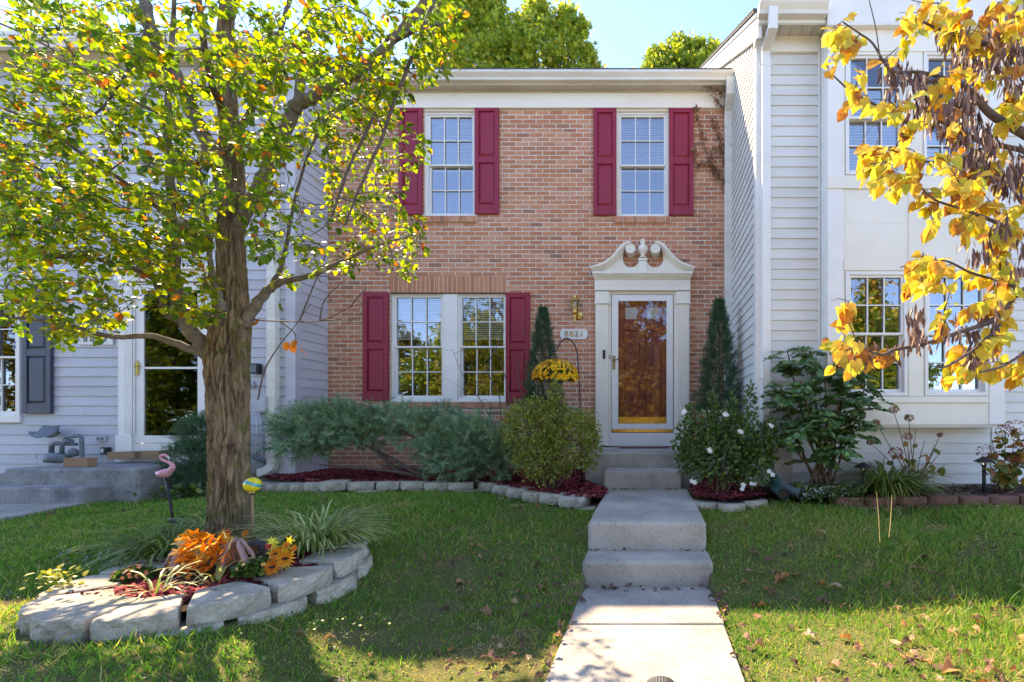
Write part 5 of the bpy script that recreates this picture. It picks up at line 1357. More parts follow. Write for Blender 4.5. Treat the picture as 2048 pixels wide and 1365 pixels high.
az, azp = bush('white_azalea', 'dark green azalea with open white flowers beside the porch', 'shrub', (X_(1440, 4.8), 4.8, .42),
     [(1440,905,78,62,4.75,.30),(1400,880,52,52,4.8,.25),(1480,885,58,58,4.75,.26),(1515,905,38,48,4.7,.2),(1385,910,34,44,4.8,.2),(1450,850,50,34,4.85,.2),(1500,935,44,40,4.65,.2),(1425,815,10,40,4.85,.06),(1500,800,10,40,4.85,.06),(1380,835,10,30,4.85,.06),(1465,825,9,34,4.85,.06),(1540,860,12,34,4.7,.08)], 5600, LEAF, (.030, .055), m_grn, .48, .5, 12, .6, .8)
m_petal = LM('white_petal', [(0, (.70,.66,.70)), (1, (.86,.85,.87))], trans=.3)
m_petal_y = LM('yellow_petal', [(0, (.72,.32,.01)), (.4, (.86,.50,.012)), (1, (.90,.64,.025))], trans=.25)
PETAL = ([(0,0,0),(.5,-.42,.12),(.5,.42,.12),(1,0,.02),(.55,0,.04)], [(0,1,4),(1,3,4),(3,2,4),(2,0,4)])
def flower(parent, c, nrm, r, mat, n=5, name='flower', tone=.6, cup=.3, center=None):
    g = NP(); nrm = Vector(nrm).normalized(); u = nrm.orthogonal().normalized(); v = nrm.cross(u); a = []
    for k in range(n):
        t = 2*math.pi*(k+rnd(-.15, .15))/n; a.append(tuple(u*math.cos(t)+v*math.sin(t)+nrm*cup))
    g.add(PETAL, [tuple(c)]*n, a, [tuple(nrm)]*n, r, np.clip(RNG.normal(tone, .15, n), 0, 1), r*(.95 if n < 8 else .42 if n < 12 else .27))
    o = link(name, g.mesh(name), mat, parent)
    if center: mk('flower_centre', MB().lathe([(r*.1, -.004), (r*.32, 0), (r*.28, r*.1), (r*.08, r*.14)], tuple(Vector(c)+nrm*.002), 10), center, o)
    return o
for (a, b) in ((1452,835),(1478,862),(1540,852),(1420,900),(1507,970),(1480,975),(1540,945),(1385,965),(1370,825),):
    for k in range(2): flower(az, P(a+rnd(-7, 7), b+rnd(-6, 6), 4.44+rnd(-.03, .03)), (rnd(-.5, .5), -1, rnd(-.1, .6)), rnd(.022, .034), m_petal)
# mahonia
mh = thing('mahonia_shrub', (X_(1640, 4.85), 4.85, .43), 'tall leggy shrub with glossy toothed leaves before the box bay', 'shrub')
g = NP(); mp, ma, mn, ml = [], [], [], []
def compound(c, d, Lf, pairs=6, drop=.35):
    d = Vector(d).normalized()
    side = d.cross(Vector((0, 0, 1))).normalized(); p = Vector(c)
    for i in range(pairs):
        t = (i+1)/pairs; q = p+d*Lf*t+Vector((0, 0, -drop*Lf*t*t))
        for s in (-1, 1):
            mp.append(tuple(q)); ma.append(tuple(side*s+d*.45+Vector((0, 0, -.25)))); mn.append((rnd(-.7, .7), rnd(-1.3, .0), .8)); ml.append(rnd(.065, .10)*(1-.25*t))
    mp.append(tuple(p+d*Lf+Vector((0, 0, -drop*Lf)))); ma.append(tuple(d+Vector((0, 0, -.5)))); mn.append((0, 0, 1)); ml.append(.07)
tips = [(1575,705,4.85),(1620,700,4.95),(1600,760,4.7),(1650,740,4.75),(1700,745,4.72),(1730,775,4.7),(1680,800,4.65),(1640,820,4.62),(1560,770,4.85),(1715,830,4.7),(1600,850,4.65),(1670,870,4.6),(1560,850,4.8),(1700,700,4.85)]
for (a, b, Y) in tips:
    tp_ = P(a, b, Y); b0 = Vector((X_(1640+rnd(-25, 25), 4.85), 4.85+rnd(-.05, .05), .42)); mid = b0.lerp(tp_, .5)+Vector((rnd(-.03, .03), rnd(-.03, .03), -.02))
    aa, r = smooth_line([b0, mid, tp_], [.016, .012, .007], 6); mk('stem', MB().tube(aa, r, 7), m_stem, mh, smooth=True)
    for k in range(13):
        an = rnd(0, 2*math.pi); compound(tp_+Vector((0, 0, rnd(-.24, .02))), (math.cos(an), math.sin(an), rnd(-.1, .55)), rnd(.14, .24))
    for k in range(6):
        q = aa[random.randint(len(aa)//2, len(aa)-2)]; an = rnd(0, 2*math.pi); compound(q, (math.cos(an), math.sin(an), rnd(0, .5)), rnd(.12, .2))
N = len(mp); g.add(LEAF, mp, ma, mn, ml, RNG.normal(.5, .2, N).clip(0, 1), np.array(ml)*1.05)
m_mah = LM('glossy_leaf', [(0, (.026,.075,.03)), (.5, (.085,.19,.06)), (1, (.23,.36,.10))], trans=.22, rough=.28, spec=.6)
link('foliage', g.mesh('foliage'), m_mah, mh, kind='stuff')
# cone topiaries
def cone(name, label, pxc, ytip, ybase, rpx, Y, n, zpot=None):
    b = P(pxc, ybase, Y); t = thing(name, (b.x, Y, mulch_z(b.x, Y) if b.x < 0 else UW), label, 'shrub')
    h = (ybase-ytip)*Y/F; R0 = rpx*Y/F; f = RNG.uniform(0, 1, n)**1.35; an = RNG.uniform(0, 2*np.pi, n)
    rad = R0*(1-f)**.8*np.sqrt(RNG.uniform(.25, 1, n))*(1+.22*np.sin(an*4+f*17)+.15*np.sin(f*41+an))+.01
    pos = np.stack([b.x+rad*np.cos(an), Y+rad*np.sin(an), b.z+f*h], 1)
    ax_ = np.stack([np.cos(an), np.sin(an), 1.1+0*an], 1)+RNG.normal(size=(n, 3))*.35
    g = NP(); g.add(SP2, pos, ax_, RNG.normal(size=(n, 3)), RNG.uniform(.06, .11, n), RNG.normal(.45, .2, n).clip(0, 1))
    link('foliage', g.mesh('foliage'), m_con, t, kind='stuff')
    mk('trunk', MB().tube([(b.x, Y, t.location.z), (b.x, Y, b.z+h*.8)], [.02, .006], 8), m_stem, t, smooth=True)
    return t, b
tl, b = cone('cone_evergreen', 'narrow dark evergreen cone behind the yellow mum basket', 1086, 618, 830, 39, 6.35, 4200)
mk('low_branch', MB().tube([(b.x, 6.35, b.z+.2), (b.x-.2, 6.2, b.z+.28), (b.x-.27, 6.15, b.z+.33)], [.012, .008, .004], 6), m_stem, tl, smooth=True)
trr, b = cone('cone_evergreen', 'narrow dark evergreen cone in white pot right of the door', 1438, 603, 822, 44, 6.1, 4400)
mk('pot', MB().lathe([(.15, UW), (.17, UW+.04), (.20, b.z-.06), (.22, b.z-.05), (.22, b.z+.005), (.19, b.z+.005), (.18, b.z-.03)], (b.x, 6.1, 0), 24), m_plaque, trr, smooth=True)
dc, _ = bush('dwarf_conifer', 'dense dark green mounded conifer between grey porch and pear trunk', 'shrub', (X_(400, 5.8), 5.85, .3),
     [(400,870,42,34,5.8,.25),(378,920,40,36,5.75,.25),(420,905,38,42,5.8,.25),(395,950,36,22,5.75,.2),(410,850,26,22,5.8,.2)], 4200, SP2, (.06, .11), m_con, .65, .5, 4, .5, zmin=.3)
# bare twiggy shrub before the window
bs = thing('bare_twig_shrub', (X_(1000, 5.95), 5.95, .44), 'bare thin-branched shrub in front of the lower window', 'shrub')
mbt = MB(); s0 = P(1005, 900, 5.95); s0.z = .45
sk = Skel(); 
for pl in ([(1005,900),(985,850),(960,800),(930,760),(905,700)], [(1010,900),(1020,830),(1012,760),(985,690),(960,650)], [(1015,900),(1040,820),(1035,740),(1050,690)], [(1005,900),(975,870),(920,830),(885,820)], [(1012,900),(1000,800),(975,740),(1000,680),(1010,655)]):
    a = [P(q[0], q[1], 5.95+rnd(-.1, .1)) for q in pl]; a[0] = s0; a, r = smooth_line(a, [.009-.0068*i/(len(a)-1) for i in range(len(a))], 5); mk('branch', MB().tube(a, r, 5), m_twig, bs, smooth=True); sk.add_line(a[6:], [.004]*len(a[6:]))
grow(sk, [tuple(P(rnd(890, 1050), rnd(640, 840), 5.95+rnd(-.15, .15))) for _ in range(46)], mbt, .004)
mk('twigs', mbt, m_twig, bs, kind='stuff')
# dried creeper on the brick
vn = thing('dried_creeper', (1.05, D-.02, 3.4), 'dried brown creeper clinging to brick beside the downspout', 'vine')
mbt = MB(); lp = []
for pl in ([(1466,560),(1462,420),(1462,300),(1455,220),(1440,195),(1405,182)], [(1455,380),(1435,350),(1425,330),(1412,300),(1400,250),(1392,215)], [(1450,330),(1440,280),(1425,240)], [(1440,350),(1420,325),(1395,330),(1388,300)], [(1455,260),(1450,225),(1425,200)], [(1462,300),(1448,290),(1430,300)], [(1468,200),(1466,260),(1467,330)]):
    a = [P(q[0], q[1], D-.028-rnd(0, .012)) for q in pl]
    for q_ in a:
        if q_.z > Z_(216, D): q_.y = D-.09-rnd(0, .04)
    a, r = smooth_line(a, [.005]*len(a), 6); mbt.tube(a, r, 5); lp += a
mk('stems', mbt, m_stem, vn, smooth=True)
n = 560; pos = np.array([tuple(random.choice(lp)+Vector((rnd(-.05, .05), rnd(-.035, .0), rnd(-.05, .05)))) for _ in range(n)])
g = NP(); g.add(LEAF, pos, RNG.normal(size=(n, 3))*.6+np.array([0, -.3, -.7]), RNG.normal(size=(n, 3))+np.array([0, -1, 0]), RNG.uniform(.03, .06, n), RNG.uniform(.3, 1, n))
m_dry = LM('dry_leaf', [(0, (.10,.045,.025)), (.5, (.24,.11,.06)), (1, (.40,.22,.13))], trans=.15)
link('dry_leaves', g.mesh('dry_leaves'), m_dry, vn, kind='stuff')
# strap-leaved clumps
VAR = [(0, (.055,.12,.022)), (.45, (.16,.25,.05)), (.7, (.42,.48,.18)), (1, (.66,.68,.36))]
m_lir = LM('variegated_strap', VAR, trans=.25, spec=.5); m_strap = LM('green_strap', [(0, (.04,.09,.015)), (.6, (.15,.22,.04)), (1, (.36,.38,.12))], trans=.3, spec=.5)
def clump(name, label, base, n, L, W, mat, tone, rad=.16, lean=(0, 0), upw=(.35, 1.3)):
    t = thing(name, base, label, 'plant'); an = RNG.uniform(0, 2*np.pi, n); up = RNG.uniform(upw[0], upw[1], n)
    pos = np.array(base)+np.stack([np.cos(an)*RNG.uniform(0, rad, n), np.sin(an)*RNG.uniform(0, rad, n), np.zeros(n)], 1)
    ax_ = np.stack([np.cos(an)+lean[0], np.sin(an)+lean[1], up], 1)+RNG.normal(size=(n, 3))*.12
    g = NP(); g.add(STRAP, pos, ax_, np.stack([-np.cos(an)*.4, -np.sin(an)*.4, np.ones(n)], 1), RNG.uniform(L[0], L[1], n), RNG.normal(tone, .22, n).clip(0, 1), W)
    link('leaves', g.mesh('leaves'), mat, t, kind='stuff'); return t
clump('variegated_lilyturf', 'large striped lilyturf clump right of the pear trunk', (-2.26, 3.08, .33), 380, (.24, .40), .011, m_lir, .55, .22, (.12, -.1))
clump('variegated_lilyturf', 'striped lilyturf clump left of the pear trunk by solar stake', (-3.22, 3.38, .30), 190, (.24, .38), .011, m_lir, .5, .14)
clump('variegated_lilyturf', 'low striped lilyturf spilling over left back of stone ring', (-3.10, 2.96, .30), 200, (.24, .38), .011, m_lir, .3, .16)
clump('variegated_lilyturf', 'small sunlit striped tuft on mulch near front stones', (-2.47, 2.28, .31), 18, (.13, .22), .009, m_lir, .7, .04)
clump('variegated_lilyturf', 'small striped tuft under the orange leaf bouquet', (-2.33, 2.45, .31), 16, (.15, .25), .010, m_lir, .7, .04)
clump('green_lilyturf', 'arching green lilyturf clump beside path light under bay', (X_(1775, 4.72), 4.70, .42), 460, (.34, .60), .013, m_strap, .5, .20)
# ---------------------------------------------------------------- garden ornaments
fy = 4.05; sc = fy/F
m_pink = M('flamingo_pink', (.72,.22,.30), (.80,.42,.46), 40, .35, .25, 110); m_solar = M('solar_panel', (.02,.035,.08), (.015,.025,.06), 10, .25)
fl = thing('flamingo_stake', (X_(347, fy), fy, .22), 'pink flamingo ornament on a dark solar stake by the grey steps', 'ornament')
def fp_(a, b, dy=0): return P(a, b, fy+dy)
bp_ = [fp_(342,941), fp_(338,944), fp_(331,947), fp_(322,948), fp_(316,947), fp_(312,944)]
mk('body', MB().tube(bp_, [2*sc, 7*sc, 9.5*sc, 8*sc, 4.5*sc, 1.5*sc], 14), m_pink, fl, smooth=True)
a, r = smooth_line([fp_(338,944), fp_(345,936), fp_(344,929), fp_(337,925), fp_(327,921), fp_(322,916), fp_(324,911), fp_(331,911), fp_(335,914)], [6*sc, 4.8*sc, 3.6*sc, 3*sc, 2.6*sc, 2.6*sc, 2.8*sc, 3*sc, 2.2*sc], 4)
mk('neck', MB().tube(a, r, 10), m_pink, fl, smooth=True)
mk('beak', MB().tube([fp_(335,914), fp_(338,917), fp_(338,921)], [2.1*sc, 1.6*sc, .4*sc], 8), m_plaque, fl, smooth=True)
mk('stake', MB().tube([fp_(331,955), fp_(337,985), fp_(343,1020), fp_(347,1062)], .010, 8), m_black, fl, smooth=True)
mk('solar_disc', MB().lathe([(.02, -.035), (.045, -.03), (.052, 0), (.05, .006), (.01, .008)], tuple(fp_(353,1038,-.03)), 18), m_solar, fl, smooth=True)
by = 2.98; c = P(505, 970, by); r = 15.0*by/F
m_ylw, m_teal = M('yellow_glass', (.80,.62,.02), (.70,.60,.03), 30, .12, .3, 60, coat=.6), M('teal_glass', (.02,.22,.24), (.10,.42,.36), 45, .12, .2, 80, coat=.6)
gb = thing('gazing_ball_stake', (c.x+.006, by, .30), 'yellow and teal glass ball on a thin wooden stake', 'ornament')
def globe(parent, name, t0, t1, rr, mat):
    pr = [(rr*math.sin(math.radians(180-(t0+(t1-t0)*i/12))) , rr*math.cos(math.radians(180-(t0+(t1-t0)*i/12)))) for i in range(13)]
    me = mesh_of(name, MB().lathe([(max(a, .0005), b) for a, b in pr], (0, 0, 0), 28)); me.transform(Matrix.Translation(c) @ Matrix.Rotation(.35, 4, 'Y') @ Matrix.Rotation(-.25, 4, 'X'))
    return link(name, me, mat, parent, smooth=True)
globe(gb, 'lower_ball', 0, 88, r, m_ylw); globe(gb, 'teal_band', 88, 112, r*.995, m_teal); globe(gb, 'upper_ball', 112, 180, r, m_ylw)
mk('stake', MB().tube([(c.x, by, c.z-r*1.0), (c.x+.006, by, .26)], .0065, 8), m_card, gb, smooth=True); mk('collar', MB().lathe([(.012, 0), (.02, .012), (.016, .024)], (c.x, by, c.z-r-.016), 12), m_brass_dull, gb, smooth=True)
# autumn flower decorations in the tree ring
ORG = [(0, (.62,.13,.01)), (.5, (.80,.27,.015)), (.8, (.82,.42,.05)), (1, (.80,.62,.34))]
m_org = LM('orange_silk', ORG, trans=.3, rough=.7, mottle=.25)
oc = P(412, 1118, 2.58)
ob = thing('maple_leaf_bouquet', (oc.x, 2.58, .3), 'orange and cream silk maple leaf bouquet at the pear trunk', 'bouquet')
me = tmpl_mesh('maple_leaf', MAPLE, LM('orange_silk_single', ORG, 'obj', .3, .7, .3, 1.4, .3))
for i in range(125):
    q = P(rnd(362, 470), rnd(1068, 1160), 2.58+rnd(-.09, .09)); d = Vector((q.x-oc.x, -.25, q.z-oc.z-.05))+Vector((rnd(-.1, .1), rnd(-.1, .05), rnd(-.12, .1)))
    o = bpy.data.objects.new('leaf', me); COL.objects.link(o); attach(o, ob); o.matrix_basis = mat_from(q, d, (rnd(-.5, .5), -1, rnd(.0, .9)), rnd(.05, .082)); o.color = (rnd(0, .75) if random.random() < .8 else rnd(.85, 1), 0, 0, 1)
mk('stem', MB().tube([(oc.x, 2.61, .28), (oc.x, 2.6, oc.z)], .012, 8), m_stem, ob)
m_cel = M('tan_tassel', (.52,.36,.28), (.38,.20,.22), 60, .95, .8, 160)
def tassels(label, a0, b0, pts, Y):
    c0 = P(a0, b0, Y); t = thing('drooping_tassel_spray', (c0.x, Y, .3), label, 'bouquet')
    for (a, b) in pts:
        e_ = P(a, b, Y+rnd(-.06, .04)); m1 = c0.lerp(e_, .4)+Vector((0, -.02, .05)); q, r = smooth_line([c0, m1, e_+Vector((0, 0, .03)), e_], [.004, .009, .011, .004], 5)
        r = [k*(1+.2*math.sin(i*2.3)) for i, k in enumerate(r)]; mk('tassel', MB().tube(q, r, 8), m_cel, t, smooth=True)
    mk('stem', MB().tube([(c0.x, Y+.02, .28), (c0.x, Y+.01, c0.z)], .006, 6), m_stem, t)
tassels('tan drooping tassel spray right of the orange maple bouquet', 478, 1082, [(440+i*7.2, 1130+12*math.sin(i*1.1)+rnd(-8, 10)) for i in range(10)], 2.53)
tassels('tan drooping tassel spray left of the orange maple bouquet', 368, 1108, [(332+i*6, 1142+rnd(-14, 8)) for i in range(8)], 2.56)
m_dkc = M('sunflower_eye', (.03,.012,.01), (.06,.02,.015), 90, .9, .6, 200)
m_sun = LM('sunflower_petal', [(0, (.62,.10,.01)), (.5, (.80,.30,.01)), (1, (.85,.52,.03))], trans=.3)
sf = thing('sunflower_bouquet', (X_(560, 2.53), 2.53, .3), 'sunflowers with yellow leaves and a red rose on ring stones', 'bouquet')
for (a, b, rr, tn) in ((572,1118,.062,.55),(545,1135,.052,.3),(552,1108,.04,.45)): flower(sf, P(a, b, 2.45), (rnd(-.1, .2), -1, .25), rr, m_sun, 18, 'sunflower', tn, .12, m_dkc)
me2 = tmpl_mesh('yellow_leaf', MAPLE, LM('yellow_silk', [(0, (.62,.50,.03)), (1, (.80,.72,.12))], 'obj', .3, .7))
for i in range(14):
    q = P(rnd(535, 600), rnd(1080, 1115), 2.53+rnd(-.05, .05)); o = bpy.data.objects.new('leaf', me2); COL.objects.link(o); attach(o, sf); o.matrix_basis = mat_from(q, (rnd(-1, 1), -.3, rnd(-.2, 1)), (rnd(-.4, .4), -1, .5), rnd(.045, .065)); o.color = (rnd(0, 1), 0, 0, 1)
m_rose = LM('rose_petal', [(0, (.50,.02,.03)), (1, (.70,.08,.08))], trans=.2)
for k in range(3): flower(sf, P(541, 1093, 2.50-.004*k), (0, -1, .6), .028-.007*k, m_rose, 6, 'rose', .5, .5+.5*k)
for (a, b) in ((562,1100),(575,1092),(590,1098)): flower(sf, P(a, b, 2.52), (rnd(-.3, .3), -1, .6), .025, m_org, 7, 'small_flower', .3, .4)
mk('stem', MB().tube([(X_(560, 2.55), 2.55, .28), (X_(560, 2.53), 2.53, Z_(1120, 2.53))], .009, 6), m_stem, sf)
mg = thing('orange_silk_flowers', (X_(495, 2.75), 2.75, .31), 'orange silk dahlia and marigolds against the pear trunk foot', 'bouquet')
flower(mg, P(453, 1074, 2.75), (-.1, -1, .5), .060, m_sun, 16, 'dahlia', .1, .3, m_org); flower(mg, P(453, 1073, 2.74), (-.1, -1, .5), .042, m_sun, 12, 'dahlia', .1, .8)
for (a, b, rr) in ((492,1068,.026),(488,1088,.036),(498,1096,.034),(482,1098,.03)):
    for k in range(3): flower(mg, P(a, b, 2.73-.006*k), (rnd(-.2, .2), -1, .5), rr*(1-.22*k), m_org, 10, 'marigold', .3, .3+.35*k)
mk('stem', MB().tube([(X_(490, 2.75), 2.76, .29), (X_(490, 2.75), 2.75, Z_(1080, 2.75))], .007, 6), m_stem, mg)
rk = thing('memorial_stone', (X_(515, 2.66), 2.66, .31), 'small dark round stone plaque beside the sunflowers', 'stone')
mb = MB(); cc = P(517, 1097, 2.66); mb.lathe([(.01, .0), (.052, .0), (.062, .010), (.060, .026), (.045, .036), (.01, .040)], (0, 0, 0), 9, axis='y'); mb.v = [(cc.x+x*1.05, cc.y+y, cc.z+z*.9) for x, y, z in mb.v]; m_dkst = M('dark_stone', (.035,.032,.034), (.06,.055,.055), 20, .8, .5, 60); mk('slab', mb, m_dkst, rk)
mk('plate', MB().box(cc.x-.032, cc.x+.032, cc.y-.044, cc.y-.037, cc.z-.024, cc.z+.024), m_brass_dull, rk)
def mum(name, label, a, b, rpx, Y, nf, fm, zf=.3, r=(.010, .015), sq=.6):
    c_ = P(a, b, Y); rr = rpx*Y/F; t = thing(name, (c_.x, Y, zf), label, 'plant'); n = 420
    u = unit(n); u[:, 2] = np.abs(u[:, 2]); pos = np.array(c_)+u*np.array([rr, rr, rr*sq])*RNG.uniform(.6, 1, (n, 1))-np.array([0, 0, rr*.3])
    g = NP(); g.add(LEAF, pos, u+RNG.normal(size=(n, 3))*.5, u+RNG.normal(size=(n, 3))*.5, RNG.uniform(.02, .04, n), RNG.normal(.4, .2, n).clip(0, 1)); link('foliage', g.mesh('foliage'), m_grn, t, kind='stuff')
    g = NP(); u = unit(nf); u[:, 2] = np.abs(u[:, 2])*.9+.1; 
    for i in range(nf):
        nv = Vector(u[i]).normalized(); o = nv.orthogonal().normalized(); v = nv.cross(o); k = 9; q = c_+Vector((u[i][0]*rr, u[i][1]*rr, u[i][2]*rr*sq))*1.02
        a_ = [tuple(o*math.cos(2*math.pi*j/k)+v*math.sin(2*math.pi*j/k)+nv*rnd(.2, .6)) for j in range(k)]; ll = rnd(*r); g.add(PETAL, [tuple(q)]*k, a_, [tuple(nv)]*k, ll, np.clip(rnd(.1, .9)+RNG.normal(0, .1, k), 0, 1), ll*.6)
    link('blooms', g.mesh('blooms'), fm, t, kind='stuff'); mk('stem', MB().tube([(c_.x, Y, zf-.02), (c_.x, Y, c_.z)], .008, 6), m_stem, t); return t
m_pale = LM('pale_bloom', [(0, (.70,.35,.20)), (1, (.80,.62,.20))], trans=.2); m_peach = LM('peach_bloom', [(0, (.66,.22,.10)), (1, (.76,.46,.30))], trans=.2)
mum('small_chrysanthemum', 'small green chrysanthemum with pale yellow buds before memorial stone', 508, 1135, 30, 2.47, 14, m_pale); mum('small_chrysanthemum', 'small chrysanthemum with peach blooms alone on the red mulch', 268, 1150, 28, 2.47, 34, m_peach)
# hanging basket of yellow mums on a shepherd hook
hy = 5.38
hk = thing('shepherd_hook', (X_(1160, hy), hy, .43), 'black wrought iron shepherd hook behind the evergreen shrub', 'hook')
a, r = smooth_line([P(1163, 870, hy), P(1160, 800, hy), P(1157, 740, hy), P(1153, 700, hy), P(1143, 682, hy), P(1132, 677, hy), P(1122, 684, hy), P(1115, 697, hy), P(1109, 705, hy), P(1107, 700, hy)], [.008]*10, 5); a[0].z = .43
mk('crook', MB().tube(a, r, 8), m_iron, hk, smooth=True); mk('cross_foot', MB().tube([P(1130, 842, hy), P(1150, 838, hy), P(1172, 850, hy)], .006, 6), m_iron, hk)
hb = thing('hanging_mum_basket', (X_(1107, hy-.02), hy-.02, Z_(792, hy)), 'barrel basket of bright yellow mums hanging from the iron hook', 'planter'); hz = hy-.02; s = hz/F; c = P(1106, 790, hz)
mk('barrel', MB().lathe([(15*s, 0), (16*s, 3*s), (20*s, 30*s), (21*s, 32*s), (19*s, 32*s), (18*s, 27*s)], c, 20), m_pot, hb)
for hh in (6, 23): mk('band', MB().lathe([((15.9+hh*.15)*s, hh*s), ((16.2+hh*.15)*s, (hh+1)*s), ((16.4+hh*.15)*s, (hh+4)*s), ((16.0+hh*.15)*s, (hh+4.6)*s)], c, 20), m_black, hb)
for an in (0, 2.1, 4.2): mk('hanger_wire', MB().tube([(c.x+20*s*math.cos(an), c.y+20*s*math.sin(an), c.z+31*s), tuple(P(1109, 704, hy))], .002, 5), m_iron, hb)
dc_ = P(1111, 757, hz); n = 900; u = unit(n); u[:, 2] = np.abs(u[:, 2]); pos = np.array(dc_)+u*np.array([40*s, 36*s, 32*s])*RNG.uniform(.6, .97, (n, 1))-np.array([0, 0, 4*s])
g = NP(); g.add(LEAF, pos, u+RNG.normal(size=(n, 3))*.5, u+RNG.normal(size=(n, 3))*.4, RNG.uniform(.02, .04, n), RNG.normal(.4, .2, n).clip(0, 1)); link('foliage', g.mesh('foliage'), m_grn, hb, kind='stuff')
g = NP()
for i in range(540):
    q = unit(1)[0]; q[2] = abs(q[2])-.14; q /= np.linalg.norm(q); nv = Vector(q); o = nv.orthogonal().normalized(); v = nv.cross(o); ct = dc_+Vector((q[0]*45*s, q[1]*40*s, q[2]*37*s)); tn = rnd(.15, 1) if q[0] > -.1 else rnd(.0, .7); k = 11; ll = rnd(.017, .025)
    a_ = [tuple(o*math.cos(2*math.pi*j/k)+v*math.sin(2*math.pi*j/k)+nv*rnd(.15, .7)) for j in range(k)]; g.add(PETAL, [tuple(ct)]*k, a_, [tuple(nv)]*k, ll, np.clip(tn+RNG.normal(0, .08, k), 0, 1), ll*.55)
link('blooms', g.mesh('blooms'), m_petal_y, hb, kind='stuff')
hs = thing('garden_hose', (X_(1140, 5.6), 5.6, .45), 'coiled green garden hose half hidden behind the evergreen shrub', 'hose')
cc = P(1140, 855, 5.6); mk('coil', MB().tube([(cc.x+.20*math.cos(t*.35)+.01*math.sin(t), 5.6+.05*math.sin(t*.1), cc.z+.24*math.sin(t*.35)) for t in range(60)], .011, 8), m_hose, hs, smooth=True)
# path lights, drains, cap
def path_light(label, a, b, base, Y):
    c_ = P(a, b, Y); zb_ = Z_(base, Y); s = Y/F; t = thing('path_light', (c_.x, Y, zb_), label, 'lamp')
    mk('shade', MB().lathe([(2*s, 10*s), (4*s, 9*s), (9*s, 6.5*s), (18*s, 1*s), (18.4*s, 0), (17.4*s, 0), (8*s, 5*s)], c_, 24), m_iron, t, smooth=True); mk('post', MB().tube([(c_.x, Y, zb_-.03), (c_.x, Y, c_.z+5*s)], 3.4*s, 10), m_iron, t, smooth=True); mk('lens', MB().lathe([(5*s, -7*s), (5.4*s, -6*s), (5*s, 4*s)], c_, 14), m_lglass, t)
path_light('dark metal path light among green lilyturf leaves', 1727, 935, 1003, 4.66); path_light('dark metal path light on leaf litter before red hydrangea', 1968, 924, 992, 4.68)
def drain(label, a, b, Y, pts, rad, mat, rib):
    t = thing('drain_spout', tuple(P(a, b, Y)), label, 'pipe'); q, r = smooth_line([P(*p_) for p_ in pts], [rad]*len(pts), 16); r = [k*(1+(.10 if rib and i % 2 else 0)) for i, k in enumerate(r)]
    mk('pipe', MB().tube(q, r, 16, cap=False), mat, t, smooth=not rib); mk('mouth', MB().tube([q[-1], q[-1]+(q[-1]-q[-2]).normalized()*.03], [rad*1.12, rad*1.16], 16, cap=False), mat, t); mk('inside', MB().tube([q[-2], q[-3]], [rad*.96, rad*.9], 14), m_black, t)
m_grndrain = M('green_plastic', (.03,.10,.085), (.02,.075,.065), 12, .45)
drain('green plastic drain spout poking out below the azalea', 1560, 985, 4.45, [(1548,955,4.75),(1552,975,4.6),(1560,983,4.48),(1566,988,4.32)], .05, m_grndrain, False); drain('grey corrugated drain pipe beside the green drain spout', 1590, 985, 4.6, [(1540,940,4.95),(1552,962,4.8),(1575,978,4.65),(1600,988,4.5)], .042, m_greypipe, True)
cp = P(1321, 1356, 1.99)
mk('corner_panel', MB().box(X_(1547, 5.14), X_(1583, 5.14), 5.10, YR-.02, .42, Z_(845, 5.14)), m_siding_l, rh, bevel=.004)
ct = thing('round_ground_cap', (cp.x, 1.99, .012), 'dark ribbed round cap sitting on the sunlit walk', 'cap')
mk('dome', MB().lathe([(.064, .012), (.067, .018), (.063, .028), (.042, .040), (.018, .046), (.002, .048)], (cp.x, 1.99, 0), 28), m_dkst, ct, smooth=True)
for k in range(-3, 4): mk('rib', MB().tube([(cp.x+k*.013-.005, 1.99+dy_, .0485-((k*.013)**2+dy_*dy_)*6.2) for dy_ in (-.04, -.02, 0, .02, .04)], .0026, 6), m_greypipe, ct)
# hydrangeas and small plants under the bay
m_rust = LM('hydrangea_head', [(0, (.14,.03,.03)), (.6, (.34,.07,.07)), (1, (.42,.24,.18))], trans=.15); m_hyl = LM('hydrangea_leaf', [(0, (.06,.09,.02)), (.4, (.17,.20,.035)), (.7, (.34,.18,.04)), (1, (.34,.08,.04))], trans=.35)
def hydrangea(label, base, stems, leaves, tn, hs=.06):
    b0 = P(*base); b0.z = max(b0.z, .41); t = thing('hydrangea', tuple(b0), label, 'plant'); lp, mbs = [], MB()
    for (a, b, Y, hd) in stems:
        e_ = P(a, b, Y); q, r = smooth_line([b0+Vector((rnd(-.08, .08), rnd(-.04, .04), 0)), b0.lerp(e_, .5)+Vector((rnd(-.04, .04), 0, 0)), e_], [.006, .005, .003], 5); mbs.tube(q, r, 5); lp += q[3:]
        if hd:
            n = 130; u = unit(n); g = NP(); g.add(PETAL, np.array(e_)+u*hs*hd*np.array([1, 1, .75]), u+RNG.normal(size=(n, 3))*.5, u, .018, RNG.normal(tn, .15, n).clip(0, 1)); link('flower_head', g.mesh('flower_head'), m_rust, t)
    mk('stems', mbs, m_stem, t)
    if leaves:
        pos = np.array([tuple(random.choice(lp)+Vector((rnd(-.05, .05), rnd(-.05, .05), rnd(-.03, .03)))) for _ in range(leaves)]); g = NP(); g.add(LEAF, pos, RNG.normal(size=(leaves, 3))*.8+np.array([0, -.3, 0]), RNG.normal(size=(leaves, 3))*.5+np.array([0, -.4, 1]), RNG.uniform(.06, .13, leaves), RNG.beta(1.5, 1.8, leaves)); link('leaves', g.mesh('leaves'), m_hyl, t, kind='stuff')
    return t
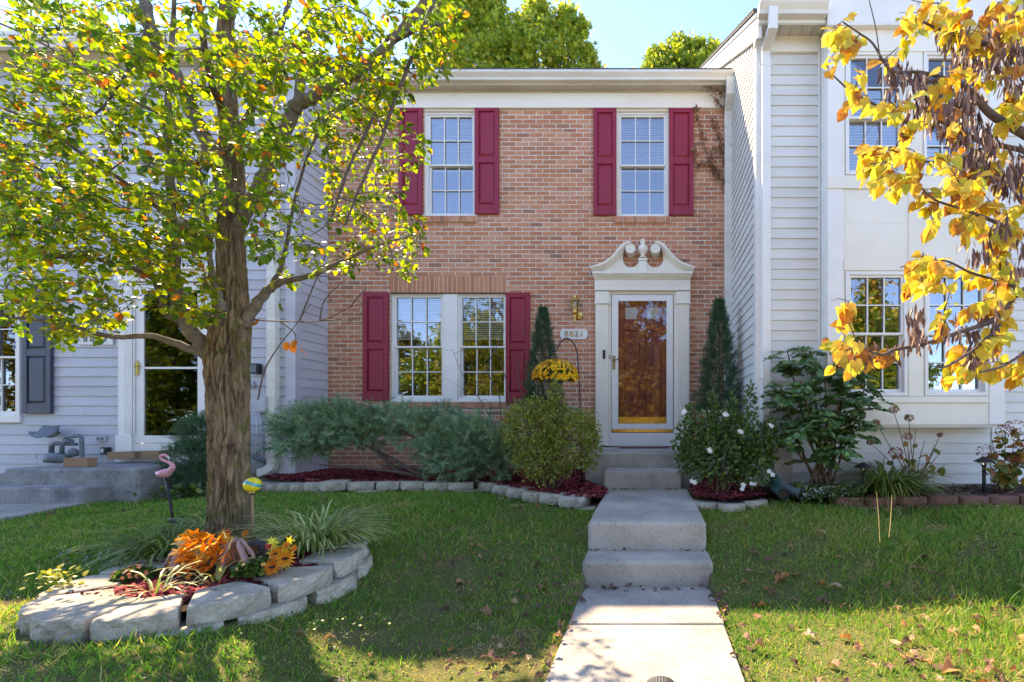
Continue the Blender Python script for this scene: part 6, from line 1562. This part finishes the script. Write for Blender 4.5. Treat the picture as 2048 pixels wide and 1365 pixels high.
hydrangea('dried hydrangea with papery brown heads and one dark red head', (1830, 985, 4.85), [(1787,820,4.8,.6),(1818,836,4.8,.6),(1752,846,4.78,.55),(1815,873,4.75,.6),(1740,885,4.75,.4),(1832,858,4.85,0),(1850,880,4.85,0),(1870,890,4.85,0),(1885,900,4.8,0),(1800,905,4.72,0),(1845,930,4.8,0),(1860,940,4.8,0),(1820,900,4.8,0),(1880,870,4.9,.3),(1865,905,4.85,0),(1890,930,4.8,0)], 22, .95)
hydrangea('dark red hydrangea head on a lone stem before dried stalks', (1815, 985, 4.7), [(1791,905,4.68,.95)], 4, .35)
hydrangea('red and green hydrangea at the far corner of bay', (2010, 985, 4.8), [(2030,857,4.7,1.3),(2010,862,4.75,1.0),(1975,905,4.65,1.2),(2025,915,4.7,.8),(2048,890,4.7,1),(1985,880,4.8,0),(2060,900,4.75,0),(2000,930,4.6,0),(2040,940,4.6,0),(1960,930,4.65,0),(2075,925,4.65,0)], 150, .3, .075)
aw = thing('white_alyssum', (X_(1665, 4.62), 4.62, .42), 'low mat of tiny white flowers at foot of leggy shrub', 'plant')
n = 900; pos = np.stack([RNG.uniform(X_(1590, 4.6), X_(1725, 4.6), n), RNG.uniform(4.45, 4.8, n), RNG.uniform(.38, .52, n)], 1); g = NP(); g.add(LEAF, pos, unit(n)+np.array([0, 0, .6]), unit(n)+np.array([0, -.3, 1]), RNG.uniform(.02, .045, n), RNG.normal(.55, .2, n).clip(0, 1)); link('foliage', g.mesh('foliage'), m_grn, aw, kind='stuff')
n = 190; pos = np.stack([RNG.uniform(X_(1600, 4.5), X_(1715, 4.5), n), RNG.uniform(4.42, 4.65, n), RNG.uniform(.43, .54, n)], 1); g = NP(); g.add(PETAL, pos, unit(n)*np.array([1, 1, .3]), np.tile([0, -.5, 1.], (n, 1)), .018, RNG.random(n)); link('blooms', g.mesh('blooms'), m_petal, aw, kind='stuff')
def weed(label, x, y, n, sp, L, mat, z=None, tn=.6):
    z = H(x, y) if z is None else z; t = thing('weed_patch', (x, y, z), label, 'plant'); pos = np.stack([RNG.normal(x, sp, n), RNG.normal(y, sp*.6, n), RNG.uniform(z+.01, z+.10, n)], 1); g = NP(); g.add(LEAF, pos, unit(n)+np.array([0, 0, .4]), unit(n)*.5+np.array([0, -.2, 1]), RNG.uniform(L[0], L[1], n), RNG.normal(tn, .2, n).clip(0, 1)); link('leaves', g.mesh('leaves'), mat, t, kind='stuff')
weed('bright green feathery weeds at the left back of the ring', -3.45, 3.05, 420, .20, (.02, .05), m_grn); weed('pale green weed sprig growing from left ring stones', -3.0, 2.32, 70, .05, (.02, .04), m_yg, .32, .8); weed('clover patch growing below front ring stones', -1.65, 2.15, 200, .20, (.010, .020), m_grn, tn=.7); weed('broad-leaved weeds at the foot of the grey porch', -5.6, 5.5, 90, .18, (.05, .10), m_grn, .28, .5)
weed('young green plant at the blue-grey panel foot', X_(1590, 4.7), 4.75, 160, .09, (.03, .06), m_grn, .42, .55)
tg = thing('tall_grass_stalks', (X_(1755, 3.2), 3.2, H(1.6, 3.2)), 'two tall straw-coloured grass stalks rising from the sunlit lawn', 'grass'); m_straw = M('straw', (.55,.42,.18), (.45,.33,.12), 30, .8)
for (a, b, c_, d) in ((1738,1085,1741,985),(1756,1075,1772,990)): q, r = smooth_line([P(a+22, b, 2.95), P((a+c_)/2+18, (b+d)/2, 2.95), P(c_+12, d, 2.95)], [.0022, .0028, .0012], 6); mk('stalk', MB().tube(q, r, 5), m_straw, tg)

# ---------------------------------------------------------------- trees behind the houses and across the road
def far_tree(name, label, base, trunk_h, spires, n, size, mat, group=None, tn=.5):
    t = thing(name, base, label, 'tree', group); bx, by_, bz = base; topz = max(s_[1]+s_[3] for s_ in spires)
    q, r = smooth_line([Vector(base), Vector((bx+.15, by_, bz+trunk_h*.5)), Vector((bx, by_, bz+trunk_h))], [.38, .30, .2], 6); mk('trunk', MB().tube(q, r, 12), m_bark, t, smooth=True)
    for s_ in spires: mk('limb', MB().tube([(bx, by_, bz+trunk_h*.8), (bx+(s_[0]-bx)*.7, s_[4], s_[1]+s_[3]*.2), (s_[0], s_[4], s_[1]+s_[3]*.9)], [.16, .09, .03], 7), m_bark, t, smooth=True)
    tot = sum(s_[2]*s_[3] for s_ in spires); P_, U_ = [], []
    for s_ in spires:
        m = int(n*s_[2]*s_[3]/tot); f = RNG.uniform(0, 1, m); an = RNG.uniform(0, 2*np.pi, m); rad = s_[2]*np.sin(np.pi*np.clip(.12+.88*f, 0, 1))**.6*(1-f)**.35
        cl = 1+.28*np.sin(an*3+f*11)+.22*np.sin(an*7-f*23); rr = rad*cl*np.sqrt(RNG.uniform(.3, 1, m)); cp_ = np.stack([s_[0]+rr*np.cos(an), s_[4]+rr*np.sin(an), s_[1]+f*s_[3]], 1)
        ci = RNG.integers(0, max(1, m//34), m); sg = .085*s_[2]+.07; P_.append(cp_[ci]+RNG.normal(size=(m, 3))*np.array([sg, sg, sg*.8])); U_.append(np.stack([np.cos(an), np.sin(an), .4+0*an], 1))
    pos, u = np.concatenate(P_), np.concatenate(U_); m = len(pos); hole = (np.sin(pos[:, 0]*2.1+1)*np.sin(pos[:, 2]*1.7)*np.sin(pos[:, 1]*1.9)) < 2; pos, u = pos[hole], u[hole]; m = len(pos)
    g = NP(); g.add(MAPLE, pos, u+RNG.normal(size=(m, 3))*.8, RNG.normal(size=(m, 3))+np.array([0, -.2, .8]), RNG.uniform(size[0], size[1], m), RNG.normal(tn, .22, m).clip(0, 1)); link('crown', g.mesh('crown'), mat, t, kind='stuff'); return t
FAR = [(0, (.05,.11,.025)), (.4, (.15,.24,.035)), (.75, (.34,.39,.05)), (1, (.52,.44,.07))]
m_far_g = LM('far_leaf', FAR, trans=.5, tgain=1.6); m_far_y = LM('far_gold_leaf', [(0, (.10,.13,.02)), (.4, (.30,.26,.03)), (.75, (.46,.28,.03)), (1, (.42,.15,.03))], trans=.4, tgain=1.5)
YF = 24.0
def sp(a, ytop, ybot, rpx, Y=YF): return (X_(a, Y), Z_(ybot, Y), rpx*Y/F, (ybot-ytop)*Y/F, Y)
far_tree('sweetgum_tree', 'tall yellow-green tree with pointed tops rising behind the brick roof', (X_(1040, YF), YF, -.1), 14, [sp(940,-40,300,80),sp(990,-15,300,80),sp(1075,2,300,84),sp(1132,22,300,70),sp(1160,45,300,55),sp(1040,40,300,90),sp(1178,100,300,42),sp(900,-20,300,80)], 30000, (.16, .30), m_far_g, tn=.64)
far_tree('maple_tree', 'smaller round yellow-green treetop behind the right end of roof', (X_(1365, YF), YF+2, -.1), 13, [sp(1360,76,260,62),sp(1310,98,260,50),sp(1395,84,260,56),sp(1425,88,260,55),sp(1335,100,260,55)], 13000, (.15, .28), m_far_g, tn=.6)
far_tree('sweetgum_tree', 'tall yellow-green tree standing behind the grey house', (X_(120, 23), 23, -.1), 14, [(X_(60, 23), 12, 2.2, 12, 23), (X_(200, 23), 12, 2.2, 10, 23), (X_(-60, 23), 12, 2.4, 11, 23)], 5000, (.2, .34), m_far_g, tn=.55)
for i, (x, y, h_, mt_, tn) in enumerate(((-13,-17,9,m_far_g,.5),(-7.5,-19,11,m_far_y,.35),(-2.2,-17,8.5,m_far_g,.45),(3.2,-18,9.5,m_far_y,.5),(8.5,-17,8.8,m_far_g,.5),(14,-19,11,m_far_y,.4),(-19,-18,10,m_far_y,.3),(-25.5,-14,11,m_far_g,.4),(-31.5,-15,12,m_far_g,.35),(-38,-16,12,m_far_y,.3),(-10.3,-15,8,m_far_y,.3),(11.3,-14,8,m_far_g,.5),(.3,-13.5,12,m_far_y,.6))):
    far_tree('roadside_tree', 'leafy roadside tree across the road, mirrored in the windows', (x, y, -.1), h_*.6, [(x, .6, 3.0, h_-1, y), (x-1.8, .8, 2.2, h_*.6, y+.5), (x+1.9, .7, 2.3, h_*.65, y-.3)], 7000, (.2, .36), mt_, 'roadside trees across the road', tn)

def bounce_house(label, x0, x1, Y, col, h=6.4):
    """unseen townhouse added across the road to bounce sunlight onto the fronts"""
    t = thing('bounce_townhouse', ((x0+x1)/2, Y, -.1), label, 'house'); m = M('bounce_wall', col, tuple(c*.93 for c in col), 2, .7, .1, 40)
    mk('wall', MB().box(x0, x1, Y-8, Y, -.1, h), m, t)
    for zc in (1.5, 4.4):
        for xc_ in (x0+1.5, x1-1.5):
            if zc < 2 and xc_ > x0+2: continue
            wn = mk('window', bars(xc_-.55, xc_+.55, zc-.75, zc+.75, Y+.01, Y+.06, .07), m_white, t); mk('pane', MB().box(xc_-.48, xc_+.48, Y+.012, Y+.03, zc-.68, zc+.68), m_darkdoor, wn)
            for s_ in (-.85, .85): mk('shutter', MB().box(xc_+s_-.2, xc_+s_+.2, Y+.01, Y+.05, zc-.75, zc+.75), m_navy, t)
    mk('door', MB().box(x1-2, x1-1.05, Y+.01, Y+.07, .2, 2.3), m_doorred, t); mk('door_frame', bars(x1-2.12, x1-.93, .1, 2.42, Y+.012, Y+.09, .11), m_white, t)
    mk('roof', xprism([(Y+.35, h-.05), (Y+.35, h+.05), (Y-4, h+2.3), (Y-8.4, h), (Y-8.4, h-.1)], x0-.05, x1+.05), m_shingle, t); mk('gutter', MB().box(x0-.03, x1+.03, Y+.36, Y+.47, h-.08, h+.04), m_white, t)
cols = [((.72,.70,.64), 'cream'), ((.62,.64,.68), 'pale grey'), ((.76,.75,.72), 'white'), ((.70,.62,.50), 'tan'), ((.74,.73,.66), 'ivory'), ((.60,.66,.70), 'pale blue')]
for i, (c_, nm) in enumerate(cols): bounce_house(nm+' sunlit townhouse across the road, mirrored in the windows', -18+i*6.3, -18+i*6.3+6.15, -25-(i % 2)*.8, c_)  # row added behind the camera as bounce fill for the shaded fronts

# ---------------------------------------------------------------- grass and fallen leaves
def Hn(x, y):
    ss = lambda a, b, v: (lambda t: t*t*(3-2*t))(np.clip((v-a)/(b-a), 0, 1))
    z = .24*ss(2.75, 3.7, y)+.115*ss(3.6, 4.7, y); z -= .13*ss(-3.6, -6.4, x)*ss(3.2, 4.6, y)
    z = z+.012*np.sin(1.7*x+.6)*np.cos(1.3*y)+.008*np.sin(4.1*x+2*y)
    return z+ss(-1.2, -2.2, x)*np.maximum(0, .245-z)-.012
bfx = np.array([p.x for p in fp]); bfy = np.array([p.y for p in fp])
def lawn_mask(x, y):
    m = ~((np.abs(x-xc) < .452) & (y < 5.3)); m &= ((x-RC[0])/(RA*1.10))**2+((y-RC[1])/(RBb*1.08))**2 > 1
    m &= ~((x > bfx[0]) & (x < xc) & (y > np.interp(x, bfx, bfy)-.01)); m &= ~((x <= bfx[0]) & (x > -6.0) & (y > 5.45)); m &= ~((x < -5.98) & (y > 5.3)); m &= ~((x < -6.08) & (y > 3.2)&(x < -6.05-.30*np.clip((y-4.2)/.9, 0, 1)))
    m &= ~((x > xc) & (x < 1.22) & (y > 4.46)); m &= ~((x >= 1.22) & (y > 4.62-.16*np.clip((x-1.5)/.4, 0, 1)))
    return m
def snoise(x, y, s, o=0.0): return (np.sin(x*s+o)+np.sin(y*s*1.3+1.7*o)+np.sin((x+y)*s*.7+.6+o)+np.sin((x-1.4*y)*s*1.7+2.1*o))/4
NG = 330000
yy = np.sqrt(RNG.uniform(1.5**2, 5.7**2, NG)); xx = RNG.uniform(-1.50, .88, NG)*yy
pt_ = .5+.5*snoise(xx, yy, 2.3, .4); thin = RNG.random(NG) < (.62+.5*pt_-.5*(snoise(xx, yy, 5.2, 1.9) > .42))
ok = lawn_mask(xx, yy) & thin; xx, yy = xx[ok], yy[ok]; n = len(xx)
tall = np.clip((xx-.9)/1.2, 0, 1)*.55; L = RNG.gamma(4, .0085, n).clip(.010, .10)*(1+tall)*(.9+.35*snoise(xx, yy, 3.1, 2.0)); W = RNG.uniform(.0022, .0042, n)*(1+.18*yy)
pos = np.stack([xx, yy, Hn(xx, yy)-.004], 1); ax_ = RNG.normal(size=(n, 3))*np.array([.62, .62, 0])+np.array([0, 0, 1.0]); tn = (RNG.normal(.42, .20, n)+.16*snoise(xx, yy, 2.9, 3.3)+.08*(xx > .5)); st = RNG.random(n) < .07; tn[st] = RNG.uniform(.8, 1, st.sum())
bare = (np.hypot((xx+.80)*1.2, yy-2.2) < .34+.16*snoise(xx, yy, 9, 1.)) | (snoise(xx, yy, 6.3, 4.4) > .62); tn[bare] = RNG.uniform(.62, 1, bare.sum()); L[bare] *= .6; ax_[bare, :2] *= 2.2
g = NP(); g.add(BLADE, pos, ax_, np.stack([RNG.normal(size=n), RNG.normal(size=n), np.zeros(n)+.2], 1), L, tn.clip(0, 1), W)
m_grass = LM('grass_blade', [(0, (.045,.145,.026)), (.35, (.095,.28,.04)), (.6, (.21,.39,.055)), (.8, (.46,.40,.13)), (1, (.60,.46,.25))], trans=.42, rough=.5, spec=.3, tgain=1.5)
o = link('grass', g.mesh('grass'), m_grass, kind='stuff'); props(o, 'green lawn grass with straw-coloured blades on the front slope', 'grass')
# clover-like ground leaves between the blades
n = 9000; y2 = np.sqrt(RNG.uniform(1.6**2, 5.0**2, n)); x2 = RNG.uniform(-1.5, .2, n)*y2; ok = lawn_mask(x2, y2) & (snoise(x2, y2, 3.7, .9) > .05); x2, y2 = x2[ok], y2[ok]; n = len(x2)
g = NP(); g.add(LEAF, np.stack([x2, y2, Hn(x2, y2)+RNG.uniform(.004, .022, n)], 1), unit(n)*np.array([1, 1, .3]), RNG.normal(size=(n, 3))*.35+np.array([0, 0, 1]), RNG.uniform(.012, .026, n), RNG.normal(.5, .18, n).clip(0, 1)); o = link('clover', g.mesh('clover'), m_grn, kind='stuff'); props(o, 'low clover leaves mixed into the lawn grass', 'clover')
FL = [(0, (.10,.055,.045)), (.35, (.22,.12,.085)), (.6, (.36,.20,.12)), (.8, (.44,.17,.05)), (1, (.50,.36,.24))]
m_fall = LM('fallen_leaf', FL, 'obj', .2, .7, .25, 1.3, .3)
def curled(tm, k):
    v = [(x, y, z+k*(abs(y)**1.3)*1.6+.25*k*math.sin(x*5)) for x, y, z in tm[0]]; return (v, tm[1])
FM = [tmpl_mesh('fallen_leaf', curled(t_, k), m_fall) for t_, k in ((LEAF, .5), (OAK, .35), (HEART, .4), (LEAF, -.4), (MAPLE, .3), (OAK, .7), (LEAF, .9))]
def drop(x, y, z, L, tn, label, me=None):
    o = bpy.data.objects.new('fallen_leaf', me or random.choice(FM)); COL.objects.link(o); a = rnd(0, 2*math.pi)
    o.matrix_basis = mat_from((x, y, z), (math.cos(a), math.sin(a), rnd(-.2, .3)), (rnd(-.5, .5), rnd(-.5, .4), 1), L); o.color = (tn, 0, 0, 1); props(o, label, 'leaf', label)
k = 0
while k < 290:
    y = math.sqrt(rnd(1.95**2, 4.9**2)); x = rnd(-1.35, .83)*y
    if random.random() < .45: cxy = random.choice(((-.75,2.25),(1.3,2.3),(1.9,2.7),(-.65,3.0),(.9,3.1),(1.6,2.0),(-1.2,3.3))); x, y = random.gauss(cxy[0], .22), random.gauss(cxy[1], .16)
    if not lawn_mask(np.array([x]), np.array([y]))[0]: continue
    if x < -1.8 and random.random() < .5: continue
    drop(x, y, H(x, y)+rnd(.014, .04), rnd(.028, .060)*(1.25 if x > .5 else 1), rnd(0, 1)**1.2, 'curled brown leaf lying in the lawn grass'); k += 1
for (a, b) in ((965,1232),(1775,1188),(1660,1185)): q = ground_at(a, b, H); drop(q.x, q.y, q.z+.04, .10, .62 if a != 1660 else 1, 'large lobed oak leaf lying on the lawn', FM[1])
for i in range(34):
    s_ = random.choice((-1, 1)); y = rnd(2.0, 3.25); drop(xc+s_*rnd(.42, .52), y, .02+rnd(0, .03), rnd(.03, .055), rnd(0, .5), 'dark dry leaf gathered along the walk edge')
for i in range(20): drop(xc+rnd(-.44, .44), 3.17+rnd(-.05, .02), .02+rnd(0, .012), rnd(.025, .045), rnd(0, .45), 'dark dry leaf caught at the lower step foot')
for i in range(14): drop(xc+rnd(-.44, .44), 3.46+rnd(-.03, .01), .20, rnd(.015, .03), rnd(0, .3), 'leaf scrap caught on the lower step tread')
for i in range(16): drop(xc+rnd(-.42, .42), 5.14+rnd(-.08, .03), UW+.006, rnd(.02, .04), rnd(0, .7), 'dry leaf caught at the porch step foot')
